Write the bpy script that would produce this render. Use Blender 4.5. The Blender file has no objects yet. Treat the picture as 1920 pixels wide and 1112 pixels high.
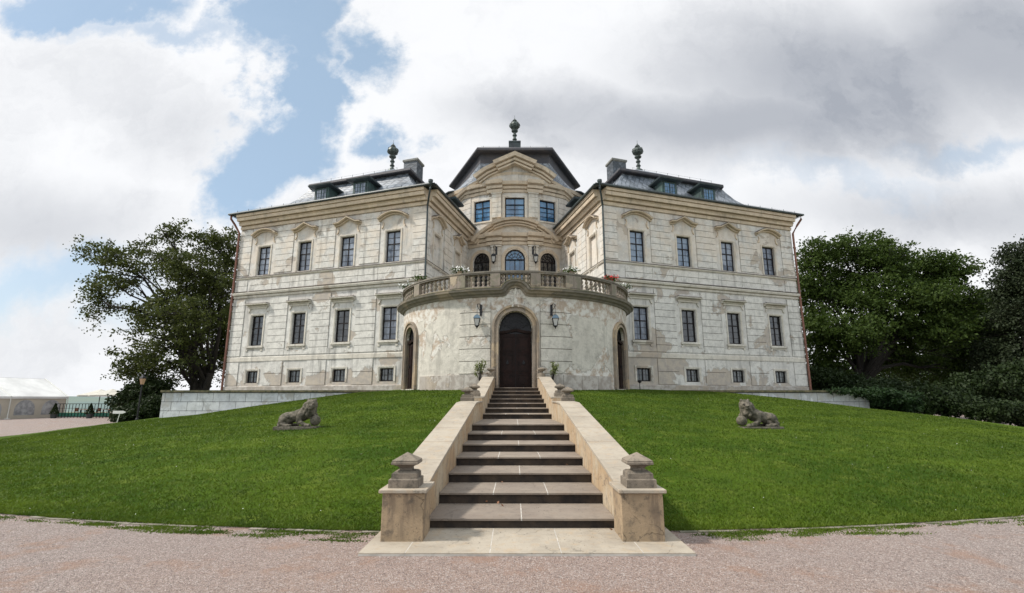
import bpy, bmesh, math, random
import numpy as np
from mathutils import Vector, noise as mnoise
random.seed(7); RNG = np.random.default_rng(7)
R = math.radians
S = bpy.context.scene
COL = S.collection
# ------------------------------------------------------------------ camera
cd = bpy.data.cameras.new("camera"); cam = bpy.data.objects.new("camera", cd); COL.objects.link(cam)
cd.sensor_width = 36; cd.lens = 940 / 1920 * 36; cd.shift_x = -0.0018
cd.clip_start = 0.1; cd.clip_end = 9000
cam.location = (-0.08, 0, 1.76); cam.rotation_euler = (R(90 + 11.54), 0, 0)
S.camera = cam
S.view_settings.view_transform = 'Standard'; S.view_settings.look = 'None'
S.view_settings.gamma = 1; S.view_settings.exposure = 0.22
# ------------------------------------------------------------------ node helper
class NT:
    def __init__(s, t): s.t = t; s.N = t.nodes; s.L = t.links
    def n(s, typ, **kw):
        o = s.N.new(typ)
        ins = kw.pop('i', {})
        for k, v in kw.items(): setattr(o, k, v)
        for k, v in ins.items():
            if isinstance(v, bpy.types.NodeSocket): s.L.new(v, o.inputs[k])
            else: o.inputs[k].default_value = v
        return o
    def math(s, op, a, b=0.0, c=False): 
        o = s.n('ShaderNodeMath', operation=op, i={0: a, 1: b}); o.use_clamp = c; return o.outputs[0]
    def vm(s, op, a, b=(0, 0, 0)): return s.n('ShaderNodeVectorMath', operation=op, i={0: a, 1: b}).outputs[0]
    def length(s, a): return s.n('ShaderNodeVectorMath', operation='LENGTH', i={0: a}).outputs['Value']
    def mr(s, v, a, b, c=0.0, d=1.0, smooth=True):
        o = s.n('ShaderNodeMapRange', i={0: v, 1: a, 2: b, 3: c, 4: d})
        if smooth: o.interpolation_type = 'SMOOTHSTEP'
        return o.outputs[0]
    def mix(s, f, a, b):
        o = s.n('ShaderNodeMix', data_type='RGBA')
        for k, v in ((0, f), (6, a), (7, b)):
            if isinstance(v, bpy.types.NodeSocket): s.L.new(v, o.inputs[k])
            else: o.inputs[k].default_value = v if k == 0 else (*v[:3], 1)
        return o.outputs[2]
    def noise(s, vec, scale, det=4, rough=0.55, dist=0.0):
        return s.n('ShaderNodeTexNoise', i={'Vector': vec, 'Scale': scale, 'Detail': det, 'Roughness': rough, 'Distortion': dist}).outputs[0]
    def scale(s, vec, v): return s.vm('MULTIPLY', vec, v)
# ------------------------------------------------------------------ world: Nishita sky seen through gaps in cloud
SUN_DIR = Vector((-0.66, -0.10, 0.74)).normalized()      # towards the sun
SUN_EL = math.asin(SUN_DIR.z); SUN_AZ = math.atan2(SUN_DIR.x, SUN_DIR.y)
W = bpy.data.worlds.new("World"); S.world = W; W.use_nodes = True
t = NT(W.node_tree); W.node_tree.nodes.clear()
sky = t.n('ShaderNodeTexSky', sky_type='NISHITA', sun_disc=False); sky.sun_elevation = SUN_EL; sky.sun_rotation = SUN_AZ
D = t.n('ShaderNodeTexCoord').outputs['Generated']
sep = t.n('ShaderNodeSeparateXYZ', i={0: D})
yy = t.math('MAXIMUM', sep.outputs[1], 0.12)
U = t.n('ShaderNodeCombineXYZ', i={0: t.math('DIVIDE', sep.outputs[0], yy), 1: t.math('DIVIDE', sep.outputs[2], yy), 2: 0.0}).outputs[0]
w1 = t.n('ShaderNodeTexNoise', i={'Vector': U, 'Scale': 2.2, 'Detail': 7, 'Roughness': 0.62}).outputs['Color']
w1 = t.vm('MULTIPLY', t.vm('SUBTRACT', w1, (.5, .5, .5)), (0.6, 0.5, 0))
w2 = t.n('ShaderNodeTexNoise', i={'Vector': U, 'Scale': 7.5, 'Detail': 6, 'Roughness': 0.6}).outputs['Color']
w2 = t.vm('MULTIPLY', t.vm('SUBTRACT', w2, (.5, .5, .5)), (0.21, 0.17, 0))
UW = t.vm('ADD', t.vm('ADD', U, w1), w2)
UG = t.vm('ADD', U, t.vm('MULTIPLY', w1, (.45, .45, 0)))
F, TP = 940., 0.2043
def px2u(u, v):
    a = (v - 556) / F; tt = -(a - TP) / (1 + a * TP); p = math.atan(TP)
    return ((u - 963) / F * (math.cos(p) + tt * math.sin(p)), tt)
def blob(u, v, ru, rv, soft=0.55, W_=None, amp=1.0):
    c = px2u(u, v)
    d = t.vm('MULTIPLY', t.vm('SUBTRACT', W_ or UW, (c[0], c[1], 0)), (F / ru / 1.1, F / rv / 1.1, 0))
    return t.mr(t.length(d), 1 + soft, 1 - soft, 0.0, amp)
def fmax(l):
    r = l[0]
    for k in l[1:]: r = t.math('MAXIMUM', r, k)
    return r
gap = fmax([blob(530, 30, 120, 120, .3), blob(535, 190, 95, 130, .28), blob(500, 320, 105, 80, .35), blob(200, 5, 150, 60, .4), blob(660, 110, 60, 60),
            blob(90, 540, 210, 60, .8, None, .8), blob(1850, 285, 140, 26, .8, None, .55), blob(1560, 345, 160, 24, .9, None, .35), blob(330, 60, 130, 30, .7, None, .7), blob(720, 280, 60, 40)])
gray = fmax([blob(1060, 205, 190, 60, .8, UG, .75), blob(1600, 140, 360, 150, .7, UG), blob(1400, 235, 380, 80, .8, UG), blob(1880, 90, 260, 160, .7, UG),
             blob(1780, 400, 260, 50, .95, UG, .7), blob(60, 420, 200, 60, .9, UG, .55), blob(330, 250, 90, 60, .9, UG, .3)])
fb = t.noise(U, 3.4, 8, 0.62)
fb2 = t.noise(D, 2.1, 6, 0.6)
grayf = t.math('ADD', t.math('MULTIPLY', gray, 0.85), t.math('MULTIPLY', t.math('POWER', t.mr(t.noise(UW, 2.6, 8, .6), .40, .72), 1.3), 0.30), True)
cloud = t.mix(grayf, (0.84, 0.85, 0.87), (0.35, 0.375, 0.425))
# unseen cloud behind the camera and overhead, brightened to light the facade
back = t.mr(sep.outputs[1], 0.15, -0.35)
up = t.mr(sep.outputs[2], 0.70, 0.9)
backc = t.mix(t.mr(fb2, .4, .65), (0.93, 0.97, 1.0), (0.58, 0.64, 0.72))
cloud = t.mix(t.math('MAXIMUM', back, up), cloud, backc)
gapf = t.math('MULTIPLY', gap, t.math('SUBTRACT', 1.0, t.math('MAXIMUM', back, up)))
gapb = t.math('MULTIPLY', t.mr(fb2, .52, .62), t.math('MAXIMUM', back, up))
gapf = t.math('MULTIPLY', t.math('MAXIMUM', gapf, t.math('MULTIPLY', gapb, 0.6)), 0.86)
cstr = t.math('ADD', 1.0, t.math('MULTIPLY', t.math('MAXIMUM', back, up), 0.34))
bs = t.n('ShaderNodeBackground', i={'Color': sky.outputs[0], 'Strength': 0.12})
vb = t.n('ShaderNodeBackground', i={'Color': (0.36, 0.56, 0.73, 1), 'Strength': 1.0})
sb = t.n('ShaderNodeMixShader', i={0: 0.45, 1: bs.outputs[0], 2: vb.outputs[0]})
cb = t.n('ShaderNodeBackground', i={'Color': cloud, 'Strength': cstr})
mx = t.n('ShaderNodeMixShader', i={0: gapf, 1: cb.outputs[0], 2: sb.outputs[0]})
t.n('ShaderNodeOutputWorld', i={0: mx.outputs[0]})
# ------------------------------------------------------------------ sun (veiled)
sl = bpy.data.lights.new("sun", 'SUN'); sl.energy = 3.9; sl.angle = R(4.5); sl.color = (1, .94, .86)
so = bpy.data.objects.new("sun", sl); COL.objects.link(so)
so.rotation_euler = SUN_DIR.to_track_quat('Z', 'Y').to_euler()
# ------------------------------------------------------------------ materials
def mat(name, col, rough=0.8, metal=0.0, var=0.0, vs=1.0, bump=0.0, bs=20.0, spec=None, fn=None, col2=None):
    m = bpy.data.materials.new(name); m.use_nodes = True
    t = NT(m.node_tree); b = m.node_tree.nodes['Principled BSDF']
    b.inputs['Roughness'].default_value = rough; b.inputs['Metallic'].default_value = metal
    b.inputs['Base Color'].default_value = (*col, 1)
    if spec is not None: b.inputs['Specular IOR Level'].default_value = spec
    P = t.n('ShaderNodeNewGeometry').outputs['Position']
    c = None
    if fn: c, h = fn(t, P, b); 
    else:
        h = None
        if var or col2:
            c2 = col2 or tuple(k * (1 - var) for k in col)
            c = t.mix(t.mr(t.noise(P, vs, 6, .6), .32, .68), col, c2)
    if c is not None: t.L.new(c, b.inputs['Base Color'])
    if bump:
        hh = h if h is not None else t.noise(P, bs, 6, .65)
        bn = t.n('ShaderNodeBump', i={'Height': hh, 'Strength': 0.8, 'Distance': bump})
        t.L.new(bn.outputs[0], b.inputs['Normal'])
    return m
def plaster_fn(base, alt, patch, patchlo, streak, lo_z=4.3, amt=0.60, top=None):
    def fn(t, P, b):
        n1 = t.noise(P, 0.55, 7, .62); n2 = t.noise(P, 3.0, 6, .65); n3 = t.noise(P, 14, 4, .6)
        c = t.mix(t.mr(n1, .35, .65), base, alt)
        c = t.mix(t.math('MULTIPLY', t.mr(n2, .42, .70), .6), c, tuple(k * .60 for k in base))
        c = t.mix(t.math('MULTIPLY', t.mr(t.noise(P, 1.7, 5, .7), .55, .72), .5), c, tuple(min(1, k * 1.32) for k in base))
        st = t.noise(t.scale(P, (2.6, 2.6, .30)), 1.0, 4, .6)              # vertical rain streaks
        c = t.mix(t.math('MULTIPLY', t.mr(st, .53, .75), streak), c, tuple(k * .42 for k in base))
        c = t.mix(t.math('MULTIPLY', t.mr(n3, .5, .75), .28), c, tuple(k * .6 for k in base))
        z = t.n('ShaderNodeSeparateXYZ', i={0: P}).outputs[2]
        damp = t.mr(z, lo_z, 2.3)
        thr = t.math('SUBTRACT', amt, t.math('MULTIPLY', damp, .16))
        for (px_, pz_, rx_, rz_, am_) in ((8.6, 3.7, 2.6, 1.6, .26), (-7.9, 4.2, 1.1, .7, .2), (13.5, 3.0, 1.6, .8, .12), (-13, 2.7, 3.5, .7, .14)):
            dv = t.length(t.vm('MULTIPLY', t.vm('SUBTRACT', P, (px_, 31.5, pz_)), (1 / rx_, 0, 1 / rz_)))
            thr = t.math('SUBTRACT', thr, t.math('MULTIPLY', t.mr(dv, 1.1, .3), am_))
        if top:
            tz = t.math('MULTIPLY', t.mr(z, top[0], top[1]), t.mr(z, top[2] + .15, top[2]))
            thr = t.math('SUBTRACT', thr, t.math('MULTIPLY', tz, .17))
        pn = t.noise(P, 0.52, 10, .60, .5)
        up_ = t.math('MULTIPLY', t.mr(z, 9.0, 11.5), t.mr(t.noise(P, .9, 4, .6), .38, .6))
        c = t.mix(t.math('MULTIPLY', up_, .38), c, (.62, .50, .37))
        c = t.mix(t.math('MULTIPLY', t.mr(t.noise(P, 7, 5, .75), .56, .70), .45), c, tuple(k * .45 for k in base))
        pm = t.mr(t.math('SUBTRACT', pn, thr), 0.0, .012)
        pc = t.mix(t.mr(n2, .4, .6), patch, patchlo)
        c = t.mix(t.math('MULTIPLY', pm, .85), c, pc)
        edge = t.math('MULTIPLY', t.mr(t.math('ABSOLUTE', t.math('SUBTRACT', pn, thr)), .006, .0), .5)
        c = t.mix(edge, c, tuple(k * .35 for k in base))
        h = t.math('ADD', t.math('MULTIPLY', n3, .35), t.math('ADD', t.math('MULTIPLY', n2, .6), t.math('MULTIPLY', pm, -.5)))
        return c, h
    return fn
CREAM = (.62, .605, .565)
M = {}
M['plaster'] = mat('weathered plaster', CREAM, .9, fn=plaster_fn(CREAM, (.50, .48, .44), (.40, .34, .27), (.34, .30, .26), .85), bump=.03)
M['course'] = mat('rusticated plaster', CREAM, .9, fn=plaster_fn((.57, .555, .515), (.63, .61, .56), (.40, .34, .27), (.33, .29, .25), .95), bump=.03)
M['drumwall'] = mat('peeling plaster', CREAM, .9, fn=plaster_fn((.50, .47, .41), (.58, .55, .48), (.36, .28, .21), (.62, .60, .55), .5, 3.6, .60, (5.2, 6.1, 6.7)), bump=.045)
M['trim'] = mat('stone trim', (.55, .48, .37), .85, fn=plaster_fn((.62, .52, .39), (.50, .42, .32), (.38, .31, .24), (.30, .26, .22), .8, 3, .68), bump=.012)
M['trimpale'] = mat('painted trim', (.6, .57, .5), .85, fn=plaster_fn((.60, .57, .50), (.54, .50, .43), (.38, .31, .24), (.30, .26, .22), .7, 3, .70), bump=.01)
M['sandstone'] = mat('sandstone', (.42, .32, .21), .85, fn=plaster_fn((.42, .33, .22), (.36, .27, .18), (.27, .22, .17), (.2, .17, .14), .7, 1.2, .62), bump=.012)
M['ledge'] = mat('weathered ledge stone', (.3, .26, .2), .9, fn=plaster_fn((.30, .25, .19), (.22, .19, .15), (.13, .12, .10), (.19, .17, .14), .9, 1, .6), bump=.015)
M['ledgedark'] = mat('grimy lead capping', (.09, .08, .07), .8, col2=(.22, .18, .15), vs=3, var=.3)
M['balstone'] = mat('balustrade sandstone', (.36, .29, .21), .9, fn=plaster_fn((.38, .31, .22), (.29, .25, .19), (.16, .15, .11), (.24, .20, .17), .9, 1, .58), bump=.02)
M['step'] = mat('worn tread stone', (.30, .25, .22), .8, fn=plaster_fn((.235, .19, .15), (.18, .145, .115), (.25, .21, .18), (.36, .31, .27), .35, -9, .95), bump=.008)
M['jointbrown'] = mat('brown stone joint', (.17, .125, .085), .9, var=.3, vs=5)
M['mortar'] = mat('pale mortar', (.50, .47, .42), .9, var=.3, vs=8)
M['joint'] = mat('joint grime with painted shade', (.13, .11, .09), .95, var=.4, vs=4)  # grime tone doubles as painted groove shade
M['riser'] = mat('stained riser stone with painted shade', (.014, .011, .010), .9, col2=(.055, .038, .025), vs=3, bump=.01, var=.3)  # near-black base paints in the risers' shade; the brown is stain
M['cap'] = mat('pale parapet slab', (.56, .49, .38), .8, fn=plaster_fn((.42, .37, .30), (.34, .29, .225), (.40, .31, .20), (.34, .29, .23), .8, -9, .95), bump=.008)
M['finialstone'] = mat('dark weathered sandstone', (.10, .085, .065), .9, col2=(.25, .205, .155), vs=6, var=.3, bump=.012, bs=30)
def stone_fn(base, alt, stain, dark, g=1.0):
    def fn(t, P, b):
        n1 = t.noise(P, 1.3, 6, .65); n2 = t.noise(P, 5.5, 7, .7); n3 = t.noise(P, 38, 5, .7); st = t.noise(t.scale(P, (5, 5, .9)), 1.0, 6, .65)
        c = t.mix(t.mr(n1, .38, .62), base, alt)
        c = t.mix(t.math('MULTIPLY', t.mr(st, .50, .68), .75 * g), c, stain)
        c = t.mix(t.math('MULTIPLY', t.mr(n2, .50, .66), .65 * g), c, dark)
        c = t.mix(t.math('MULTIPLY', t.mr(t.noise(P, 13, 5, .75), .57, .66), .6 * g), c, dark)
        c = t.mix(t.math('MULTIPLY', t.mr(n3, .55, .75), .5), c, tuple(k * .5 for k in base))
        cr = t.n('ShaderNodeTexVoronoi', feature='DISTANCE_TO_EDGE', i={'Vector': t.vm('ADD', P, t.vm('MULTIPLY', t.n('ShaderNodeTexNoise', i={'Vector': P, 'Scale': 3.0, 'Detail': 5}).outputs['Color'], (.5, .5, .5))), 'Scale': 1.6})
        crm = t.math('MULTIPLY', t.mr(cr.outputs['Distance'], .012, .002), t.mr(n1, .48, .56))
        c = t.mix(t.math('MULTIPLY', crm, .6 * g), c, tuple(k * .3 for k in base))
        return c, t.math('ADD', t.math('MULTIPLY', n3, .5), t.math('ADD', n2, t.math('MULTIPLY', crm, -.6)))
    return fn
M['pedestal'] = mat('grimy pedestal sandstone', (.3, .24, .17), .9, fn=stone_fn((.36, .265, .165), (.27, .20, .125), (.17, .125, .085), (.10, .08, .06), 1.1), bump=.02)
M['parapet'] = mat('orange stained sandstone', (.45, .34, .22), .85, fn=stone_fn((.42, .35, .25), (.38, .27, .16), (.33, .20, .10), (.19, .155, .12), 1.0), bump=.014)
M['cap'] = mat('pale parapet slab', (.44, .39, .31), .85, fn=stone_fn((.36, .315, .25), (.30, .26, .205), (.36, .27, .175), (.25, .215, .17), .75), bump=.010)
M['step'] = mat('worn tread stone', (.22, .18, .15), .8, fn=stone_fn((.235, .195, .155), (.19, .155, .125), (.20, .15, .11), (.13, .105, .085), .6), bump=.008)
M['finialstone'] = mat('dark weathered sandstone', (.2, .16, .12), .9, fn=stone_fn((.23, .19, .145), (.15, .125, .095), (.10, .085, .065), (.055, .05, .04), 1.1), bump=.016)
M['plinth'] = mat('plinth blocks', (.4, .35, .3), .85, fn=plaster_fn((.40, .34, .27), (.34, .31, .28), (.28, .25, .22), (.45, .42, .38), .5, 1, .6), bump=.015)
M['lionstone'] = mat('mossy lion stone', (.042, .040, .024), .95, col2=(.15, .13, .10), vs=9, var=.3, bump=.02, bs=22)
M['whitestone'] = mat('white retaining stone', (.6, .6, .6), .85, fn=plaster_fn((.60, .60, .60), (.50, .51, .53), (.35, .33, .30), (.42, .42, .42), .9, 0, .66), bump=.01)
M['kerbstone'] = mat('sunken edging stone', (.24, .21, .175), .9, col2=(.09, .09, .05), vs=2.5, var=.4)
M['moss'] = mat('mossy coping', (.05, .055, .025), .95, col2=(.15, .125, .07), vs=4, var=.4, bump=.02)
def slate_fn(t, P, b):
    se = t.n('ShaderNodeSeparateXYZ', i={0: P}); a = t.math('ADD', t.math('MULTIPLY', se.outputs[0], .9), t.math('MULTIPLY', se.outputs[1], .9)); q = t.math('MULTIPLY', se.outputs[2], 1.15)
    dv = t.n('ShaderNodeCombineXYZ', i={0: t.math('ADD', a, q), 1: t.math('SUBTRACT', a, q), 2: 0.0}).outputs[0]
    v = t.n('ShaderNodeTexVoronoi', distance='CHEBYCHEV', i={'Vector': dv, 'Scale': 2.6, 'Randomness': .15})
    n = t.noise(P, .8, 5); s = t.n('ShaderNodeSeparateColor', i={0: v.outputs['Color']}).outputs[0]
    c = t.mix(t.mr(s, 0, 1), (.07, .085, .105), (.19, .215, .25))
    c = t.mix(t.math('MULTIPLY', t.mr(n, .4, .7), .6), c, (.28, .31, .34))
    c = t.mix(t.mr(v.outputs['Distance'], .38, .5), c, (.04, .05, .06))
    return c, v.outputs['Distance']
M['slate'] = mat('slate roofing', (.2, .26, .3), .45, fn=slate_fn, bump=.02)
M['chimslate'] = mat('dark slate cladding', (.05, .06, .07), .6, fn=lambda t, P, b: ((lambda c, h: (t.mix(.55, c, (.02, .025, .03)), h))(*slate_fn(t, P, b))), bump=.02)
M['copperdark'] = mat('dark copper', (.022, .028, .032), .5, col2=(.04, .06, .06), vs=2, var=.3)
M['verdigris'] = mat('verdigris copper', (.05, .095, .085), .6, col2=(.03, .045, .045), vs=2.5, var=.3)
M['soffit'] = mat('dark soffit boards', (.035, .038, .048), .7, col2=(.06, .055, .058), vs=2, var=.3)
M['chimcap'] = mat('grey chimney cap', (.22, .22, .2), .8, var=.3, vs=4)
M['finmetal'] = mat('patinated finial', (.035, .04, .038), .5, .3, col2=(.075, .10, .09), vs=5, var=.3)
M['copperpipe'] = mat('brown copper pipe', (.22, .10, .07), .45, .5, var=.4, vs=4)
M['frame'] = mat('dark brown window paint', (.010, .007, .007), .6, spec=.25)
M['door'] = mat('dark brown door paint', (.020, .009, .007), .6, spec=.15, col2=(.010, .006, .005), vs=5, var=.3, bump=.004, bs=60)
M['iron'] = mat('black iron', (.015, .015, .017), .45, .5)
M['lampglass'] = mat('frosted lamp glass', (.45, .45, .43), .25)
M['lamptop'] = mat('blue grey lamp hood', (.10, .15, .19), .35, .4)
def glass(name, c1, c2, sc=1.0, thr=.5, rough=.04):
    def fn(t, P, b):
        n = t.noise(t.scale(P, (1, 1, .35)), 1.8 * sc, 3, .5)
        return t.mix(t.mr(n, thr - .1, thr + .1), c1, c2), None
    m = mat(name, c1, rough, fn=fn, spec=.9); t = NT(m.node_tree); P = t.n('ShaderNodeNewGeometry').outputs['Position']
    bn = t.n('ShaderNodeBump', i={'Height': t.noise(P, 2.6, 3, .6), 'Strength': .5, 'Distance': .05}); t.L.new(bn.outputs[0], m.node_tree.nodes['Principled BSDF'].inputs['Normal']); return m
M['glasscurtain'] = glass('window glass over pale curtain', (.035, .05, .08), (.21, .24, .29), 1.3, .44)
M['glassdark'] = glass('dark window glass', (.006, .007, .009), (.05, .055, .06), 2.2, .58)
M['fanglass'] = mat('dark fanlight glass', (.008, .008, .010), .25, spec=.25)
M['glassbluegrey'] = glass('sky tinted window glass', (.04, .07, .12), (.16, .22, .30), 1.5, .45)  # blue of the mirrored sky is mixed into the base colour
M['glassmid'] = glass('window glass, dim curtain', (.03, .04, .06), (.12, .14, .18), 2.0, .5)
M['glassblue'] = glass('glass with painted sky blue', (.03, .10, .20), (.07, .20, .36), .8)  # sky reflection is painted into the pane's base colour
M['glassshut'] = glass('basement glass', (.03, .035, .035), (.07, .08, .08), 1)
M['bark'] = mat('bark', (.018, .014, .010), .95, var=.5, vs=6, bump=.03, bs=12)
def leafmat(name, a, b_, tr=.35):
    m = bpy.data.materials.new(name); m.use_nodes = True; t = NT(m.node_tree)
    b = m.node_tree.nodes['Principled BSDF']; b.inputs['Roughness'].default_value = .6; b.inputs['Specular IOR Level'].default_value = .2
    P = t.n('ShaderNodeNewGeometry'); 
    f = t.n('ShaderNodeTexWhiteNoise', i={'Vector': t.vm('SNAP', P.outputs['Position'], (.25, .25, .25))}).outputs[0]
    c = t.mix(t.math('ADD', t.math('MULTIPLY', f, .5), t.math('MULTIPLY', t.noise(P.outputs['Position'], .7, 3), .5)), a, b_)
    t.L.new(c, b.inputs['Base Color'])
    if name == 'grass blades':
        c = t.mix(t.math('MULTIPLY', t.mr(t.noise(t.scale(P.outputs['Position'], (.22, .75, .5)), 1.0, 5, .6), .46, .64), .6), c, (.115, .170, .014)); c = t.mix(t.math('MULTIPLY', t.mr(t.noise(P.outputs['Position'], 1.1, 5, .6), .50, .66), .6), c, (.028, .062, .004)); t.L.new(c, b.inputs['Base Color'])
    tl = t.n('ShaderNodeBsdfTranslucent', i={'Color': c})
    o = m.node_tree.nodes['Material Output']
    t.L.new(t.n('ShaderNodeMixShader', i={0: tr, 1: b.outputs[0], 2: tl.outputs[0]}).outputs[0], o.inputs[0])
    return m
M['leaf'] = leafmat('green leaves', (.017, .038, .007), (.072, .108, .018), .4)
M['leafl'] = leafmat('olive leaves', (.020, .033, .008), (.090, .105, .024), .4)
M['leafd'] = leafmat('dark leaves', (.008, .017, .005), (.028, .045, .011), .2)
M['needle'] = leafmat('conifer needles', (.010, .018, .008), (.034, .046, .018), .15)
M['plantleaf'] = leafmat('pale oleander leaves', (.10, .13, .04), (.24, .26, .11), .3)
M['white'] = mat('white fabric', (.74, .74, .72), .7, var=.22, vs=.6)
M['canopy'] = mat('cream parasol cloth', (.50, .48, .42), .8, var=.15, vs=1.5)
M['tentwall'] = mat('beige tent wall', (.50, .45, .37), .75, var=.15, vs=1.2)
M['tentwin'] = mat('clear plastic tent window', (.22, .22, .23), .2, col2=(.42, .42, .42), vs=2.5, var=.4)
M['wood'] = mat('orange brown wood', (.30, .13, .06), .6, var=.4, vs=5)
M['greenpanel'] = mat('green panel', (.03, .17, .11), .6, var=.3, vs=2)
M['signwhite'] = mat('white sign paint', (.62, .62, .58), .6)
M['petalw'] = mat('white petals', (.75, .75, .72), .7)
M['petalr'] = mat('red petals', (.5, .03, .03), .7)
def ground_fn(t, P, b):
    d = t.length(t.vm('SUBTRACT', P, (0, 30, 0)))
    v1 = t.n('ShaderNodeTexVoronoi', i={'Vector': P, 'Scale': 125.0}); v2 = t.n('ShaderNodeTexVoronoi', i={'Vector': P, 'Scale': 58.0})
    n1 = t.noise(P, .5, 6, .6); n2 = t.noise(P, 6, 5, .7); n3 = t.noise(P, 60, 3, .7)
    s1 = t.n('ShaderNodeSeparateColor', i={0: v1.outputs['Color']}); s2 = t.n('ShaderNodeSeparateColor', i={0: v2.outputs['Color']})
    ax = t.math('ABSOLUTE', t.n('ShaderNodeSeparateXYZ', i={0: P}).outputs[0])
    w_ = t.math('ADD', t.mr(ax, 1.5, 5.5), t.math('MULTIPLY', t.math('SUBTRACT', n1, .5), 1.6), True)
    c = t.mix(w_, (.335, .235, .185), (.30, .25, .225))
    c = t.mix(t.mr(s1.outputs[0], .35, 1.0), c, (.52, .43, .39))
    c = t.mix(t.math('MULTIPLY', t.mr(s1.outputs[1], .5, .95), .75), c, (.13, .09, .08))
    c = t.mix(t.math('MULTIPLY', t.mr(s2.outputs[0], .86, .92), .5), c, (.58, .52, .48))
    c = t.mix(t.math('MULTIPLY', t.mr(s2.outputs[1], .84, .9), .5), c, (.10, .075, .07))
    c = t.mix(t.math('MULTIPLY', t.mr(n2, .45, .7), .3), c, (.21, .15, .13))
    n4 = t.noise(P, 1.1, 6, .7)
    c = t.mix(t.math('MULTIPLY', t.mr(n4, .52, .66), .55), c, (.33, .19, .125))
    gr = t.mix(t.noise(P, .02, 6), (.05, .09, .03), (.16, .16, .07))
    c = t.mix(t.mr(d, 62, 72), c, gr)
    h = t.math('ADD', t.math('MULTIPLY', v1.outputs['Distance'], -.9), t.math('ADD', t.math('MULTIPLY', v2.outputs['Distance'], -.6), t.math('MULTIPLY', n2, 1.3)))
    return c, h
M['gravel'] = mat('pink gravel', (.38, .3, .25), .95, fn=ground_fn, bump=.03)
M['pebble'] = mat('gravel stones', (.42, .36, .32), .9, col2=(.22, .17, .15), vs=30, var=.4)
def lawn_fn(t, P, b):
    n1 = t.noise(P, .35, 5); n2 = t.noise(P, 26, 4, .7); n3 = t.noise(P, 2.2, 5, .65); n5 = t.noise(P, 7, 4, .65)
    dr = t.noise(t.scale(P, (.22, .75, .5)), 1.0, 5, .6)
    c = t.mix(t.mr(n1, .38, .62), (.033, .074, .004), (.070, .118, .008))
    c = t.mix(t.math('MULTIPLY', t.mr(dr, .48, .64), .65), c, (.088, .138, .010))
    c = t.mix(t.math('MULTIPLY', t.mr(n2, .40, .68), .8), c, (.024, .052, .004))
    c = t.mix(t.math('MULTIPLY', t.mr(t.noise(P, 1.1, 5, .6), .50, .66), .55), c, (.026, .060, .004))
    c = t.mix(t.math('MULTIPLY', t.mr(n5, .48, .7), .6), c, (.033, .066, .005))
    c = t.mix(t.math('MULTIPLY', t.mr(n3, .48, .68), .6), c, (.125, .16, .022))
    return c, t.math('ADD', n2, n5)
M['lawn'] = mat('lawn', (.05, .11, .02), .95, fn=lawn_fn, bump=.06, spec=.1)
M['blade'] = leafmat('grass blades', (.036, .078, .004), (.108, .152, .016), .35)
M['earth'] = mat('terrace earth', (.12, .11, .06), .95, col2=(.06, .08, .03), vs=2, var=.3, bump=.02)
M['hills'] = mat('far hills', (.10, .15, .15), 1.0, col2=(.13, .17, .14), vs=.002, var=.3)
M['ivy'] = leafmat('ivy leaves', (.006, .018, .005), (.020, .043, .010), .15)
M['bin'] = mat('dark plastic', (.03, .035, .035), .5)
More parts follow.
